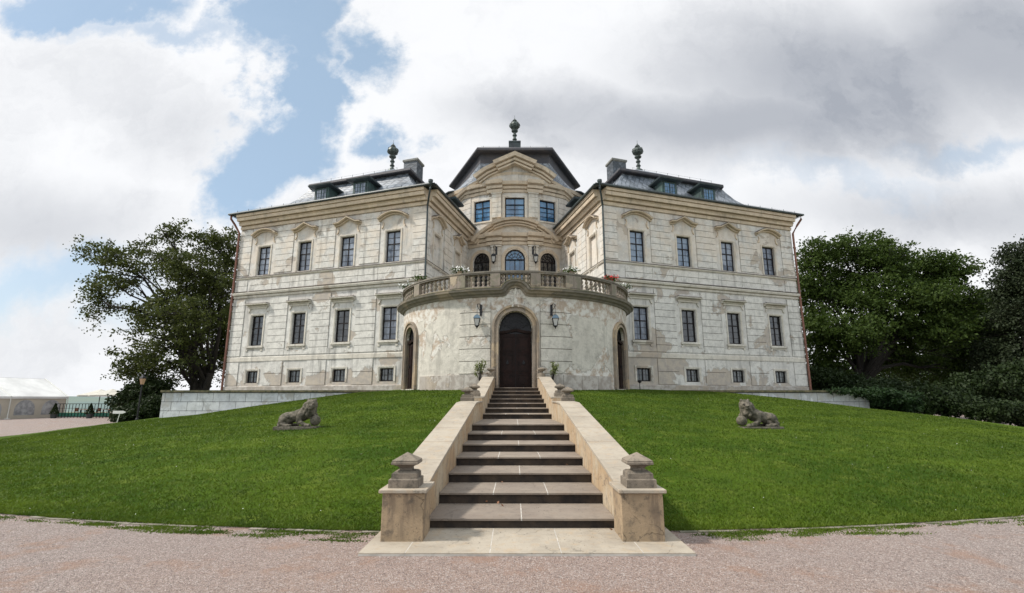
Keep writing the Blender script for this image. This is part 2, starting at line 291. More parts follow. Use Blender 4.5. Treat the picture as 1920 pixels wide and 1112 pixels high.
# ------------------------------------------------------------------ object helpers
def tag(o, label=None, cat=None, group=None, kind=None):
    if label: o['label'] = label
    if cat: o['category'] = cat
    if group: o['group'] = group
    if kind: o['kind'] = kind
    return o
def thing(name, label, cat, loc=(0, 0, 0), rz=0, group=None):
    o = bpy.data.objects.new(name, None); COL.objects.link(o); o.location = loc; o.rotation_euler = (0, 0, rz); o.empty_display_size = .2
    return tag(o, label, cat, group)
def copy_tree(o, parent=None):
    c = o.copy(); COL.objects.link(c)
    if parent is not None: c.parent = parent
    for ch in list(o.children): copy_tree(ch, c)
    return c
class MB:
    """collects polygons in (s, z, o) or world coordinates and links them as one mesh object"""
    def __init__(s, mp=None, sub=None): s.v = []; s.f = []; s.mp = mp; s.sub = sub
    def add(s, vs, fs):
        k = len(s.v); s.v += [tuple(v) for v in vs]; s.f += [tuple(i + k for i in f) for f in fs]
    def box(s, a0, a1, b0, b1, c0, c1):
        # a: along s, b: z, c: outward (or x, y, z in world mode: pass x0,x1,y0,y1,z0,z1)
        n = max(1, int(math.ceil(abs(a1 - a0) / s.sub))) if s.sub else 1
        vs = []
        for i in range(n + 1):
            a = a0 + (a1 - a0) * i / n
            vs += [(a, b0, c0), (a, b1, c0), (a, b1, c1), (a, b0, c1)]
        fs = [(0, 1, 2, 3), tuple(4 * n + k for k in (3, 2, 1, 0))]
        for i in range(n):
            for k in range(4):
                fs.append((4 * i + k, 4 * i + 4 + k, 4 * i + 4 + (k + 1) % 4, 4 * i + (k + 1) % 4))
        s.add(vs, fs)
    def quad(s, *p): s.add(p, [tuple(range(len(p)))])
    def sweep(s, path, prof, closed=False, cap=True):
        """path: points (s, z); prof: list of (n, o): n = along the outer normal of the path in the (s, z) plane, o = outward"""
        m = len(path); vs = []; q = len(prof)
        for i, p in enumerate(path):
            a = path[(i - 1) % m] if (closed or i) else None; b = path[(i + 1) % m] if (closed or i < m - 1) else None
            def nrm(u, v):
                dx, dz = v[0] - u[0], v[1] - u[1]; l = math.hypot(dx, dz) or 1; return (-dz / l, dx / l)
            if a is None: n = nrm(p, b); k = 1
            elif b is None: n = nrm(a, p); k = 1
            else:
                n1 = nrm(a, p); n2 = nrm(p, b); n = (n1[0] + n2[0], n1[1] + n2[1]); l = math.hypot(*n) or 1; n = (n[0] / l, n[1] / l)
                k = 1 / max(.5, n[0] * n1[0] + n[1] * n1[1])
            for (d, o) in prof: vs.append((p[0] + n[0] * d * k, p[1] + n[1] * d * k, o))
        fs = []
        for i in range(m if closed else m - 1):
            j = (i + 1) % m
            for c in range(q): fs.append((i * q + c, j * q + c, j * q + (c + 1) % q, i * q + (c + 1) % q))
        if cap and not closed: fs += [tuple(range(q)), tuple((m - 1) * q + k for k in range(q - 1, -1, -1))]
        s.add(vs, fs)
    def tube(s, pts, r, n=6, taper=None):
        pts = [Vector(p) for p in pts]; m = len(pts); vs = []
        up = Vector((0, 0, 1))
        for i, p in enumerate(pts):
            d = (pts[min(i + 1, m - 1)] - pts[max(i - 1, 0)]).normalized()
            a = d.cross(up if abs(d.z) < .95 else Vector((1, 0, 0))).normalized(); b = d.cross(a)
            rr = r if taper is None else taper[i]
            for k in range(n):
                th = 2 * math.pi * k / n; vs.append(p + a * math.cos(th) * rr + b * math.sin(th) * rr)
        fs = [(i * n + k, i * n + (k + 1) % n, (i + 1) * n + (k + 1) % n, (i + 1) * n + k) for i in range(m - 1) for k in range(n)]
        fs += [tuple(range(n))[::-1], tuple((m - 1) * n + k for k in range(n))]
        s.add(vs, fs)
    def lathe(s, prof, c=(0, 0, 0), n=12, rot=0, sx=1.0):
        vs = []
        for r, z in prof:
            for k in range(n):
                th = rot + 2 * math.pi * k / n; vs.append((c[0] + r * math.cos(th) * sx, c[1] + r * math.sin(th), c[2] + z))
        m = len(prof)
        fs = [(i * n + k, i * n + (k + 1) % n, (i + 1) * n + (k + 1) % n, (i + 1) * n + k) for i in range(m - 1) for k in range(n)]
        fs += [tuple(range(n))[::-1], tuple((m - 1) * n + k for k in range(n))]
        s.add(vs, fs)
    def loft(s, rings, cap=True, cap0=False):
        n = len(rings[0]); vs = [p for r in rings for p in r]
        fs = [(i * n + k, i * n + (k + 1) % n, (i + 1) * n + (k + 1) % n, (i + 1) * n + k) for i in range(len(rings) - 1) for k in range(n)]
        if cap: fs.append(tuple((len(rings) - 1) * n + k for k in range(n)))
        if cap0: fs.append(tuple(range(n))[::-1])
        s.add(vs, fs)
    def build(s, name, m, parent=None, smooth=False, bevel=0):
        me = bpy.data.meshes.new(name)
        vs = [s.mp(*v) for v in s.v] if s.mp else s.v
        me.from_pydata([tuple(v) for v in vs], [], s.f)
        bm = bmesh.new(); bm.from_mesh(me); bmesh.ops.recalc_face_normals(bm, faces=bm.faces); bm.to_mesh(me); bm.free()
        me.materials.append(m)
        if smooth: me.shade_smooth()
        o = bpy.data.objects.new(name, me); COL.objects.link(o)
        if parent is not None: o.parent = parent
        if bevel:
            b = o.modifiers.new('bevel', 'BEVEL'); b.width = bevel; b.segments = 2; b.limit_method = 'ANGLE'; b.angle_limit = R(40)
        return o
def np_mesh(name, V, nper, m, parent=None):
    """V: (n*nper, 3) loose polygons of nper corners"""
    n = len(V) // nper; me = bpy.data.meshes.new(name)
    me.vertices.add(len(V)); me.vertices.foreach_set('co', V.astype(np.float32).ravel())
    me.loops.add(len(V)); me.loops.foreach_set('vertex_index', np.arange(len(V), dtype=np.int32))
    me.polygons.add(n); me.polygons.foreach_set('loop_start', np.arange(0, len(V), nper, dtype=np.int32))
    me.update(calc_edges=True); me.materials.append(m)
    o = bpy.data.objects.new(name, me); COL.objects.link(o)
    if parent is not None: o.parent = parent
    return o
def arc(cx, cz, r, a0, a1, n): return [(cx + r * math.cos(R(a0 + (a1 - a0) * i / n)), cz + r * math.sin(R(a0 + (a1 - a0) * i / n))) for i in range(n + 1)]
# ================================================================== SETTING
LC = (0.0, 38.0)
def lawn_k(th):
    return 1.0 if th > 0 else float(np.interp(abs(math.degrees(th)), [0, 22, 45, 60, 68, 83, 92, 130, 180], [1, .998, .95, .905, .885, .925, .98, 1, 1]))
def lawn_z(x, y):
    r = math.hypot(x - LC[0], y - LC[1]) / lawn_k(math.atan2(x - LC[0], LC[1] - y))
    z = float(np.interp(r, [11, 13, 14.2, 18, 21.8, 24.6, 27.8, 30.0, 30.75], [2.28, 2.12, 1.98, 1.45, .93, .72, .34, .07, 0.012]))
    z += .30 * math.exp(-(x / 6.5) ** 2) * float(np.interp(r, [13, 15, 24, 28], [.55, 1, .9, 0]))
    if x > 0: z += .30 * float(np.interp(x, [3, 15], [0, 1])) * float(np.interp(r, [12, 15, 22, 30], [.2, 1, .9, 0]))
    if y < 38: z += .03 * mnoise.noise(Vector((x * .25, y * .25, 0)))* float(np.interp(r, [26, 30], [1, 0]))
    z = min(z, 2.30) if r < 30.7 else z
    if abs(x - .03) < 1.62 and y < 23.3: z -= .5 * min(1, (1.62 - abs(x - .03)) / .3) + (.25 if y > 12.5 else 0)
    return z
b = MB(); b.loft([[(rr_ * math.sin(2 * math.pi * k / 64), 25 + rr_ * math.cos(2 * math.pi * k / 64), z_) for k in range(64)] for rr_, z_ in ((7000, -70), (3000, -66), (900, -60), (400, -35), (200, -13), (110, -2.5), (85, -.5), (72, 0), (55, 0))]); tag(b.build('ground', M['gravel']), kind='structure')
hv = []
b = MB(); NH = 120
for i in range(NH + 1):
    a = R(-75 + 150 * i / NH); r = 3500; h = 14 + 22 * abs(mnoise.noise(Vector((i * .13, 2, 0)))) + 9 * mnoise.noise(Vector((i * .5, 5, 0)))
    hv += [(r * math.sin(a), r * math.cos(a), -70), ((r + 900) * math.sin(a), (r + 900) * math.cos(a), h)]
b.add(hv, [(2 * i, 2 * i + 2, 2 * i + 3, 2 * i + 1) for i in range(NH)]); tag(b.build('hills', M['hills']), kind='structure')
b = MB(); nk = 300
for k in range(nk):
    t0_, t1_ = -1.3 + 2.6 * k / nk + .0004, -1.3 + 2.6 * (k + 1) / nk - .0004
    def kp(th, r_): q = lawn_k(th) * r_; return (LC[0] + q * math.sin(th), LC[1] - q * math.cos(th))
    if abs(math.sin(t0_) * 30.8) < 1.95 or random.random() < .3: continue
    a_, b2, c_, d_ = kp(t0_, 30.80), kp(t1_, 30.80), kp(t1_, 30.87), kp(t0_, 30.87); h_ = .008 + .008 * random.random()
    b.add([(*a_, -.02), (*b2, -.02), (*c_, -.02), (*d_, -.02), (*a_, h_), (*b2, h_), (*c_, h_), (*d_, h_)], [(4, 5, 6, 7), (0, 1, 5, 4), (1, 2, 6, 5), (2, 3, 7, 6), (3, 0, 4, 7)])
tag(b.build('kerb', M['kerbstone']), kind='structure')
# lawn mound
b = MB(); rings = []; ANG = sorted(set([round(q, 5) for q in np.concatenate([np.arange(-.14, .14, .0055), np.arange(.14, 2 * math.pi - .14, .028)])])); NA = len(ANG)
rad = [30.75, 30.6, 30, 29, 27.8, 26.5, 25.5, 24.6, 23.5, 22.5, 21.8, 20.5, 19.2, 18, 16.8, 15.6, 14.9, 14.2, 13.5, 12.5, 11.5, 10]
for r in rad:
    rr = []
    for k in range(NA):
        th = ANG[k]; jit = .12 * mnoise.noise(Vector((math.cos(th) * 25, math.sin(th) * 25, 0))) if r > 30.5 else 0
        kk = lawn_k(th if th < math.pi else th - 2 * math.pi); kk = 1 + (kk - 1) * float(np.interp(r, [12, 24], [0, 1])) if r < 24 else kk
        x, y = LC[0] + (r + jit) * kk * math.sin(th), LC[1] - (r + jit) * kk * math.cos(th); rr.append((x, y, lawn_z(x, y) if r < 30.7 else .004))
    rings.append(rr)
b.loft(rings); lawn = tag(b.build('lawn', M['lawn'], smooth=True), kind='structure')
def in_stairs(x, y): return abs(x - .03) < 1.9 - (y - 6) * .03 and y < 24
# ================================================================== STAIRCASE
RIS, TRD, TRU, LAND, Y0 = .161, .981, 1.017, 3.353, 7.336
stair = thing('staircase', 'long stone staircase of two flights rising between sloping parapets to the main door', 'staircase', (.0, Y0, 0))
def hw(y): return (2.593 - .0415 * (y - Y0)) / 2 + .0
def rel(b, o):
    b.v = [(x - o.location.x, y - o.location.y, z - o.location.z) for x, y, z in b.v]; return b
def step_y(n): return Y0 + n * TRD if n < 7 else Y0 + 6 * TRD + LAND + (n - 7) * TRU
for n in range(14):
    y = step_y(n); yn = step_y(n + 1) if n < 13 else 23.9
    z = (n + 1) * RIS; w0, w1_ = hw(y), hw(yn)
    b = MB()   # tread slab with nosing: joints left open as fine gaps
    nj = 2 if n % 2 == 0 else 3
    for k in range(nj):
        def X(w, q): return -w + 2 * w * q
        e0, e1 = k / nj, (k + 1) / nj; g = .004
        yb = yn + .03
        P4 = [(X(w0, e0) + g, y - .035), (X(w0, e1) - g, y - .035), (X(w1_, e1) - g, yb), (X(w1_, e0) + g, yb)]
        vs = [(px, py, z - .03) for px, py in P4] + [(px, py, z) for px, py in P4]
        b.add(vs, [(3, 2, 1, 0), (4, 5, 6, 7), (0, 1, 5, 4), (1, 2, 6, 5), (2, 3, 7, 6), (3, 0, 4, 7)])
    for v in range(len(b.v)): b.v[v] = (b.v[v][0] + .025 , b.v[v][1], b.v[v][2])
    st = rel(b, stair).build('step', M['step'], stair, bevel=.004)
    for k in range(1, nj):
        b = MB(); xa, xb = -w0 + 2 * w0 * k / nj + .025, -w1_ + 2 * w1_ * k / nj + .025; b.add([(xa - .008, y - .0355, z - .028), (xa + .008, y - .0355, z - .028), (xb + .008, yn + .02, z - .028), (xb - .008, yn + .02, z - .028), (xa - .008, y - .0355, z - .0005), (xa + .008, y - .0355, z - .0005), (xb + .008, yn + .02, z - .0005), (xb - .008, yn + .02, z - .0005)], [(4, 5, 6, 7), (0, 1, 5, 4), (1, 2, 6, 5), (2, 3, 7, 6), (3, 0, 4, 7)]); rel(b, stair).build('mortar_joint', M['mortar'], st)
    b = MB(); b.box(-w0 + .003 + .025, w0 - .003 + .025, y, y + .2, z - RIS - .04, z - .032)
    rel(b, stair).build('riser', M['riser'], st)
b = MB()
for k, (xa, xb) in enumerate([(-1.86, -1.33), (-1.322, -.36), (-.352, .46), (.468, 1.40), (1.408, 2.0)]):
    sp = .0
    vs = [(xa - (.0), 6.2, -.05), (xb, 6.2, -.05), (xb, 7.6, -.05), (xa, 7.6, -.05), (xa, 6.2, .035), (xb, 6.2, .035), (xb, 7.6, .035), (xa, 7.6, .035)]
    b.add(vs, [(3, 2, 1, 0), (4, 5, 6, 7), (0, 1, 5, 4), (1, 2, 6, 5), (2, 3, 7, 6), (3, 0, 4, 7)])
bs_ = rel(b, stair).build('base_slab', M['cap'], stair, bevel=.004)
b = MB(); b.box(-1.855, 1.995, 6.205, 7.59, -.04, .0335); b.add([(-1.86, 6.196, -.04), (2.0, 6.196, -.04), (2.0, 6.196, .022), (-1.86, 6.196, .022), (-1.86, 6.199, -.04), (2.0, 6.199, -.04), (2.0, 6.199, .022), (-1.86, 6.199, .022)], [(0, 1, 2, 3), (3, 2, 6, 7)]); rel(b, stair).build('mortar_joint', M['mortar'], bs_)
def pyramid_finial(c, s, par):
    b = MB(); q = math.pi / 4
    def sq(w, z): return (w * s * .7071, z * s)
    prof = [sq(.43, 0), sq(.43, .105), sq(.42, .115), sq(.37, .12), sq(.36, .19), sq(.30, .215), sq(.18, .225), sq(.17, .255), sq(.22, .285), sq(.36, .315), sq(.385, .318), sq(.385, .345), sq(.37, .35), sq(.37, .37), sq(.0, .475)]
    b.lathe(prof, c, 4, q); rel(b, stair)
    return b.build('pyramid_finial', M['finialstone'], par)
for sg in (-1, 1):
    ox = .03
    xi0 = hw(Y0 - .5) + .0           # inner face
    # front pedestal, parapets with sloping slabs
    def prism(b, pts, x0f, x1f):
        """pts: (y, zlow, zhigh) list, x0f/x1f functions of y"""
        vs = []
        for (y, zl, zh) in pts: vs += [(sg * x0f(y) + ox, y, zl), (sg * x1f(y) + ox, y, zl), (sg * x1f(y) + ox, y, zh), (sg * x0f(y) + ox, y, zh)]
        n = len(pts); fs = [(0, 1, 2, 3), tuple(4 * (n - 1) + k for k in (3, 2, 1, 0))]
        for i in range(n - 1):
            for k in range(4): fs.append((4 * i + k, 4 * i + (k + 1) % 4, 4 * i + 4 + (k + 1) % 4, 4 * i + 4 + k))
        b.add(vs, fs)
    inn = lambda y: hw(y) + .002
    b = MB(); prism(b, [(6.66, -.05, .60), (7.20, -.05, .60)], lambda y: 1.235, lambda y: 1.76); rel(b, stair).build('pedestal', M['pedestal'], stair, bevel=.01)
    b = MB(); prism(b, [(6.62, .602, .645), (7.28, .602, .645)], lambda y: 1.20, lambda y: 1.80); rel(b, stair).build('pedestal_cap', M['cap'], stair, bevel=.008)
    pyramid_finial((sg * 1.52 + ox, 6.93, .647), .89, stair)
    wl = .48
    YL0 = Y0 + 6 * TRD + 1.75        # where the lower wall levels off
    zl = 7 * RIS + .52
    low = [(7.205, -.1, .60), (7.75, -.1, .68), (YL0 - 1.0, -.1, zl - .03), (YL0, .3, zl), (YL0 + 1.25, .3, zl)]
    b = MB(); prism(b, low, inn, lambda y: inn(y) + wl); rel(b, stair).build('parapet_wall', M['parapet'], stair)
    b = MB(); prism(b, [(max(y, 7.285), z1 + .002, z1 + .048) for (y, z0, z1) in low], lambda y: inn(y) - .03, lambda y: inn(y) + wl + .04); lc = rel(b, stair).build('parapet_cap', M['cap'], stair, bevel=.006)
    def joints(prof, wd, cap, y0, dy):
        ys = [p[0] for p in prof]; zs = [p[2] for p in prof]; y = y0
        while y < ys[-1] - .3:
            z_a, z_b = np.interp(y, ys, zs), np.interp(y + .012, ys, zs)
            b = MB(); b.add([(sg * (inn(y) - .031) + ox, y, z_a + .0485), (sg * (inn(y) + wd + .04) + ox, y, z_a + .0485), (sg * (inn(y) + wd + .04) + ox, y + .012, z_b + .0485), (sg * (inn(y) - .031) + ox, y + .012, z_b + .0485)], [(0, 1, 2, 3)]); rel(b, stair).build('cap_joint', M['jointbrown'], cap)
            b = MB(); yy_ = y + .3; x = sg * (inn(yy_) - .001) + ox; zt_ = np.interp(yy_, ys, zs); b.add([(x, yy_, max(0, (yy_ - Y0) * .1)), (x, yy_ + .014, max(0, (yy_ - Y0) * .1)), (x, yy_ + .014, zt_), (x, yy_, zt_)], [(0, 1, 2, 3)]); rel(b, stair).build('wall_joint', M['jointbrown'], cap)
            y += dy
    joints(low, wl, lc, 8.3, 1.22)
    YU0 = YL0 + 1.255; zu = 14 * RIS + .42
    upw = [(YU0, .6, zl + .13), (YU0 + .55, .6, zl + .15), (22.0, .6, zu - .02), (23.1, .6, zu)]
    b = MB(); prism(b, upw, inn, lambda y: inn(y) + .44); rel(b, stair).build('parapet_wall', M['parapet'], stair)
    b = MB(); prism(b, [(y, z1 + .002, z1 + .045) for (y, z0, z1) in upw], lambda y: inn(y) - .03, lambda y: inn(y) + .48); lc = rel(b, stair).build('parapet_cap', M['cap'], stair, bevel=.006); joints(upw, .44, lc, YU0 + 1.3, 1.35)
    xi = inn(YL0) + wl / 2 + .02
    pyramid_finial((sg * (xi + .10) + ox, YL0 + .35, zl + .05), .9, stair)
    pyramid_finial((sg * (xi - .02) + ox, YU0 + .28, zl + .20), .86, stair)
    # small round urn at the top beside the door
    b = MB(); b.lathe([(.16, 0), (.16, .16), (.07, .18), (.06, .24), (.17, .30), (.19, .36), (.15, .39), (.0, .43)], (sg * (inn(22.8) + .16) + ox, 22.75, zu + .047), 12); rel(b, stair)
    b.build('round_finial', M['finialstone'], stair)
# ================================================================== CHATEAU
ch = thing('chateau', 'weathered cream baroque palace with a domed centre and two angled wings', 'palace', (0, 36, 2.2))
def crel(v): return (v[0], v[1] - 36, v[2] - 2.2)
DC, DR = (0., 29.7), 6.5
CC, CR = (0., 43.4), 6.5
def cylmap(c, r):
    def f(s, z, o):
        a = s / r; return crel((c[0] + (r + o) * math.sin(a), c[1] - (r + o) * math.cos(a), z))
    return f
def plmap(a, d, n):
    def f(s, z, o): return crel((a[0] + d[0] * s + n[0] * o, a[1] + d[1] * s + n[1] * o, z))
    return f
def wm(x, y, z): return crel((x, y, z))
def wall(mp, s0, s1, z0, z1, ops, sub=None, depth=.32, m=None, name='wall', parent=None, closed_back=True):
    """ops: (sc, w, zb, zt, arch) with arch True for a round head (zt = crown)"""
    b = MB(mp); es = {s0, s1}
    for (sc, w, zb, zt, ar) in ops:
        es |= {sc - w / 2, sc + w / 2}
        if ar:
            for k in range(1, 16): es.add(sc - w / 2 * math.cos(math.pi * k / 16))
    es = sorted(es); full = []
    for a, c in zip(es[:-1], es[1:]):
        n = max(1, int(math.ceil((c - a) / sub))) if sub else 1
        for k in range(n): full.append((a + (c - a) * k / n, a + (c - a) * (k + 1) / n))
    def top(op, s):
        sc, w, zb, zt, ar = op
        if not ar: return zt
        r = w / 2; return zt - r + math.sqrt(max(0, r * r - (s - sc) ** 2))
    for a, c in full:
        cov = sorted([o for o in ops if o[0] - o[1] / 2 < (a + c) / 2 < o[0] + o[1] / 2], key=lambda o: o[2])
        za, zc = z0, z0
        for o in cov:
            b.quad((a, za, 0), (c, zc, 0), (c, o[2], 0), (a, o[2], 0))
            ta, tc = top(o, a), top(o, c)
            b.quad((a, ta, 0), (c, tc, 0), (c, tc, -depth), (a, ta, -depth)); b.quad((a, o[2], 0), (c, o[2], 0), (c, o[2], -depth), (a, o[2], -depth))
            za, zc = ta, tc
        b.quad((a, za, 0), (c, zc, 0), (c, z1, 0), (a, z1, 0))
    for (sc, w, zb, zt, ar) in ops:
        zs = zt - w / 2 if ar else zt
        for q in (-1, 1): s = sc + q * w / 2; b.quad((s, zb, 0), (s, zs, 0), (s, zs, -depth), (s, zb, -depth))
    return b.build(name, m or M['plaster'], parent or ch)
def window(mp, sc, w, zb, zt, cols=2, rows=(.21, .41, .61, .81), gl='glasscurtain', dep=-.14, surround=True, trim=.13, arch=False, name='window', heavy=.42, sub=None):
    b = MB(mp, sub); f = .075
    a0, a1 = sc - w / 2, sc + w / 2; z1 = zt - w / 2 if arch else zt; H = zt - zb
    b.box(a0, a0 + f, zb, z1, dep - .06, dep); b.box(a1 - f, a1, zb, z1, dep - .06, dep); b.box(a0 + f, a1 - f, zb, zb + f, dep - .06, dep)
    if arch: b.sweep(arc(sc, z1, w / 2, 180, 0, 20), [(0, dep - .06), (0, dep), (-f, dep), (-f, dep - .06)])
    else: b.box(a0 + f, a1 - f, zt - f, zt, dep - .06, dep)
    for k in range(1, cols):
        s = a0 + w * k / cols; b.box(s - .028, s + .028, zb + f, (z1 if arch else zt - f), dep - .05, dep + .004)
    for r_ in rows:
        if r_ <= 0: continue
        z = zt - H * r_; th = .032 if abs(r_ - heavy) < .03 else .010
        b.box(a0 + f, a1 - f, z - th, z + th, dep - .045, dep + .008 if th > .02 else dep - .012)
    if name == 'basement_window' or arch:
        for k in range(cols):
            s = a0 + w * (k + .5) / cols; b.box(s - .009, s + .009, zb + f, z1 - .02, dep - .045, dep - .018)
    if arch:
        for a in (30, 60, 90, 120, 150):
            c_, s_ = math.cos(R(a)), math.sin(R(a)); r1, r2 = w * .16, w / 2 - f
            b.sweep([(sc + r1 * c_, z1 + r1 * s_), (sc + r2 * c_, z1 + r2 * s_)], [(-.014, dep - .05), (-.014, dep - .01), (.014, dep - .01), (.014, dep - .05)])
        for rr in (w * .16, w * .32): b.sweep(arc(sc, z1, rr, 180, 0, 14), [(-.014, dep - .045), (-.014, dep - .006), (.014, dep - .006), (.014, dep - .045)])
        b.box(a0 + f, a1 - f, z1 - .045, z1 + .045, dep - .06, dep + .02)
    o = b.build(name, M['frame'], ch)
    b = MB(mp); g = dep - .035
    if arch:
        pts = [(a0, zb), (a1, zb)] + arc(sc, z1, w / 2, 0, 180, 16); b.quad(*[(p[0], p[1], g) for p in pts])
    else: b.quad((a0, zb, g), (a1, zb, g), (a1, zt, g), (a0, zt, g))
    b.build('pane', M[gl], o)
    if surround:
        b = MB(mp, sub); e = .012
        pr = [(e, .0), (e, .02), (trim * .45, .02), (trim * .5, .042), (trim, .042), (trim, .0)]
        if arch: path = [(a0, zb)] + arc(sc, z1, w / 2, 180, 0, 20) + [(a1, zb)]
        else: path = [(a0, zb), (a0, zt), (a1, zt), (a1, zb)]
        b.sweep(path, pr)
        b.build('window_surround', M['trim'] if arch else M['trimpale'], o)
    return o
def cornice(mp, path, prof, m, name='cornice', sub=None, parent=None):
    b = MB(mp)
    if sub:
        q = []
        for (a, z), (c, y) in zip(path[:-1], path[1:]):
            n = max(1, int(abs(c - a) / sub))
            q += [(a + (c - a) * k / n, z + (y - z) * k / n) for k in range(n)]
        path = q + [path[-1]]
    b.sweep(path, prof); return b.build(name, m, parent or ch)
def hood(mp, sc, zc, w, kind, m, sub=None):
    hw_ = w / 2; b = MB(mp); pr = [(0, .0), (0, .14), (.05, .16), (.05, .08), (.09, .08), (.10, .30), (.14, .34), (.18, .34), (.20, .0)]
    if kind == 'arc':
        r = (hw_ ** 2 + .36 ** 2) / (2 * .36); a = math.degrees(math.asin(hw_ / r)); path = arc(sc, zc + .36 - r, r, 90 + a, 90 - a, 12)
        path = [(path[0][0] - .12, path[0][1] - .0)] + path + [(path[-1][0] + .12, path[-1][1])]
    elif kind == 'gable': path = [(sc - hw_ - .05, zc), (sc - hw_ * .62, zc + .06), (sc, zc + .38), (sc + hw_ * .62, zc + .06), (sc + hw_ + .05, zc)]
    else: path = [(sc - hw_, zc), (sc + hw_, zc)]
    b.sweep(path, pr)
    cb_ = MB(mp); cb_.sweep(path, [(.204, .0), (.204, .33), (.235, .30), (.235, 0)])
    if kind == 'flat': b.box(sc - hw_ + .12, sc + hw_ - .12, zc - .12, zc - .002, 0, .08)
    for q in (-1, 1):   # scroll brackets
        x = sc + q * (hw_ - .22); k_ = .42 if kind != 'flat' else .3
        b.sweep([(x + q * .05, zc - .03), (x - q * .02, zc - k_ * .5), (x + q * .04, zc - k_), (x + q * .10, zc - k_ - .06), (x + q * .10, zc - k_ + .02)], [(-.025, 0), (-.025, .07), (.025, .07), (.025, 0)])
    ho = b.build('window_hood', m, ch); cb_.build('hood_capping', M['ledgedark'], ho); return ho
def sill(mp, sc, w, z, m=None):
    b = MB(mp); b.box(sc - w / 2 - .22, sc + w / 2 + .22, z - .13, z - .012, 0, .13); b.box(sc - w / 2 - .12, sc + w / 2 + .12, z - .24, z - .132, 0, .05)
    b.box(sc - w / 2 - .2, sc - w / 2 - .02, z - .36, z - .243, 0, .07); b.box(sc + w / 2 + .02, sc + w / 2 + .2, z - .36, z - .243, 0, .07)
    return b.build('window_sill', m or M['trimpale'], ch)
BZ, GZ = 2.25, 14.86
def courses(mp, spans, z0, z1, name='masonry_courses', h=.45, skip=(), o=.03, sub=None, m=None):
    n = int(round((z1 - z0) / h)); h = (z1 - z0) / n
    for (a, c) in spans:
        b = MB(mp, sub); b.box(a + .004, c - .004, z0 + .004, z1 - .004, -.02, .006); bk = b.build('joint_bed', M['joint'], ch)  # dark bed paints in the shade the shallow grooves lack
        b = MB(mp, sub)
        for k in range(n):
            za, zb = z0 + k * h + .014, z0 + (k + 1) * h - .014
            b.box(a + .012, c - .012, za, zb, .007, o + .012)
        b.build(name, m or M['course'], bk)
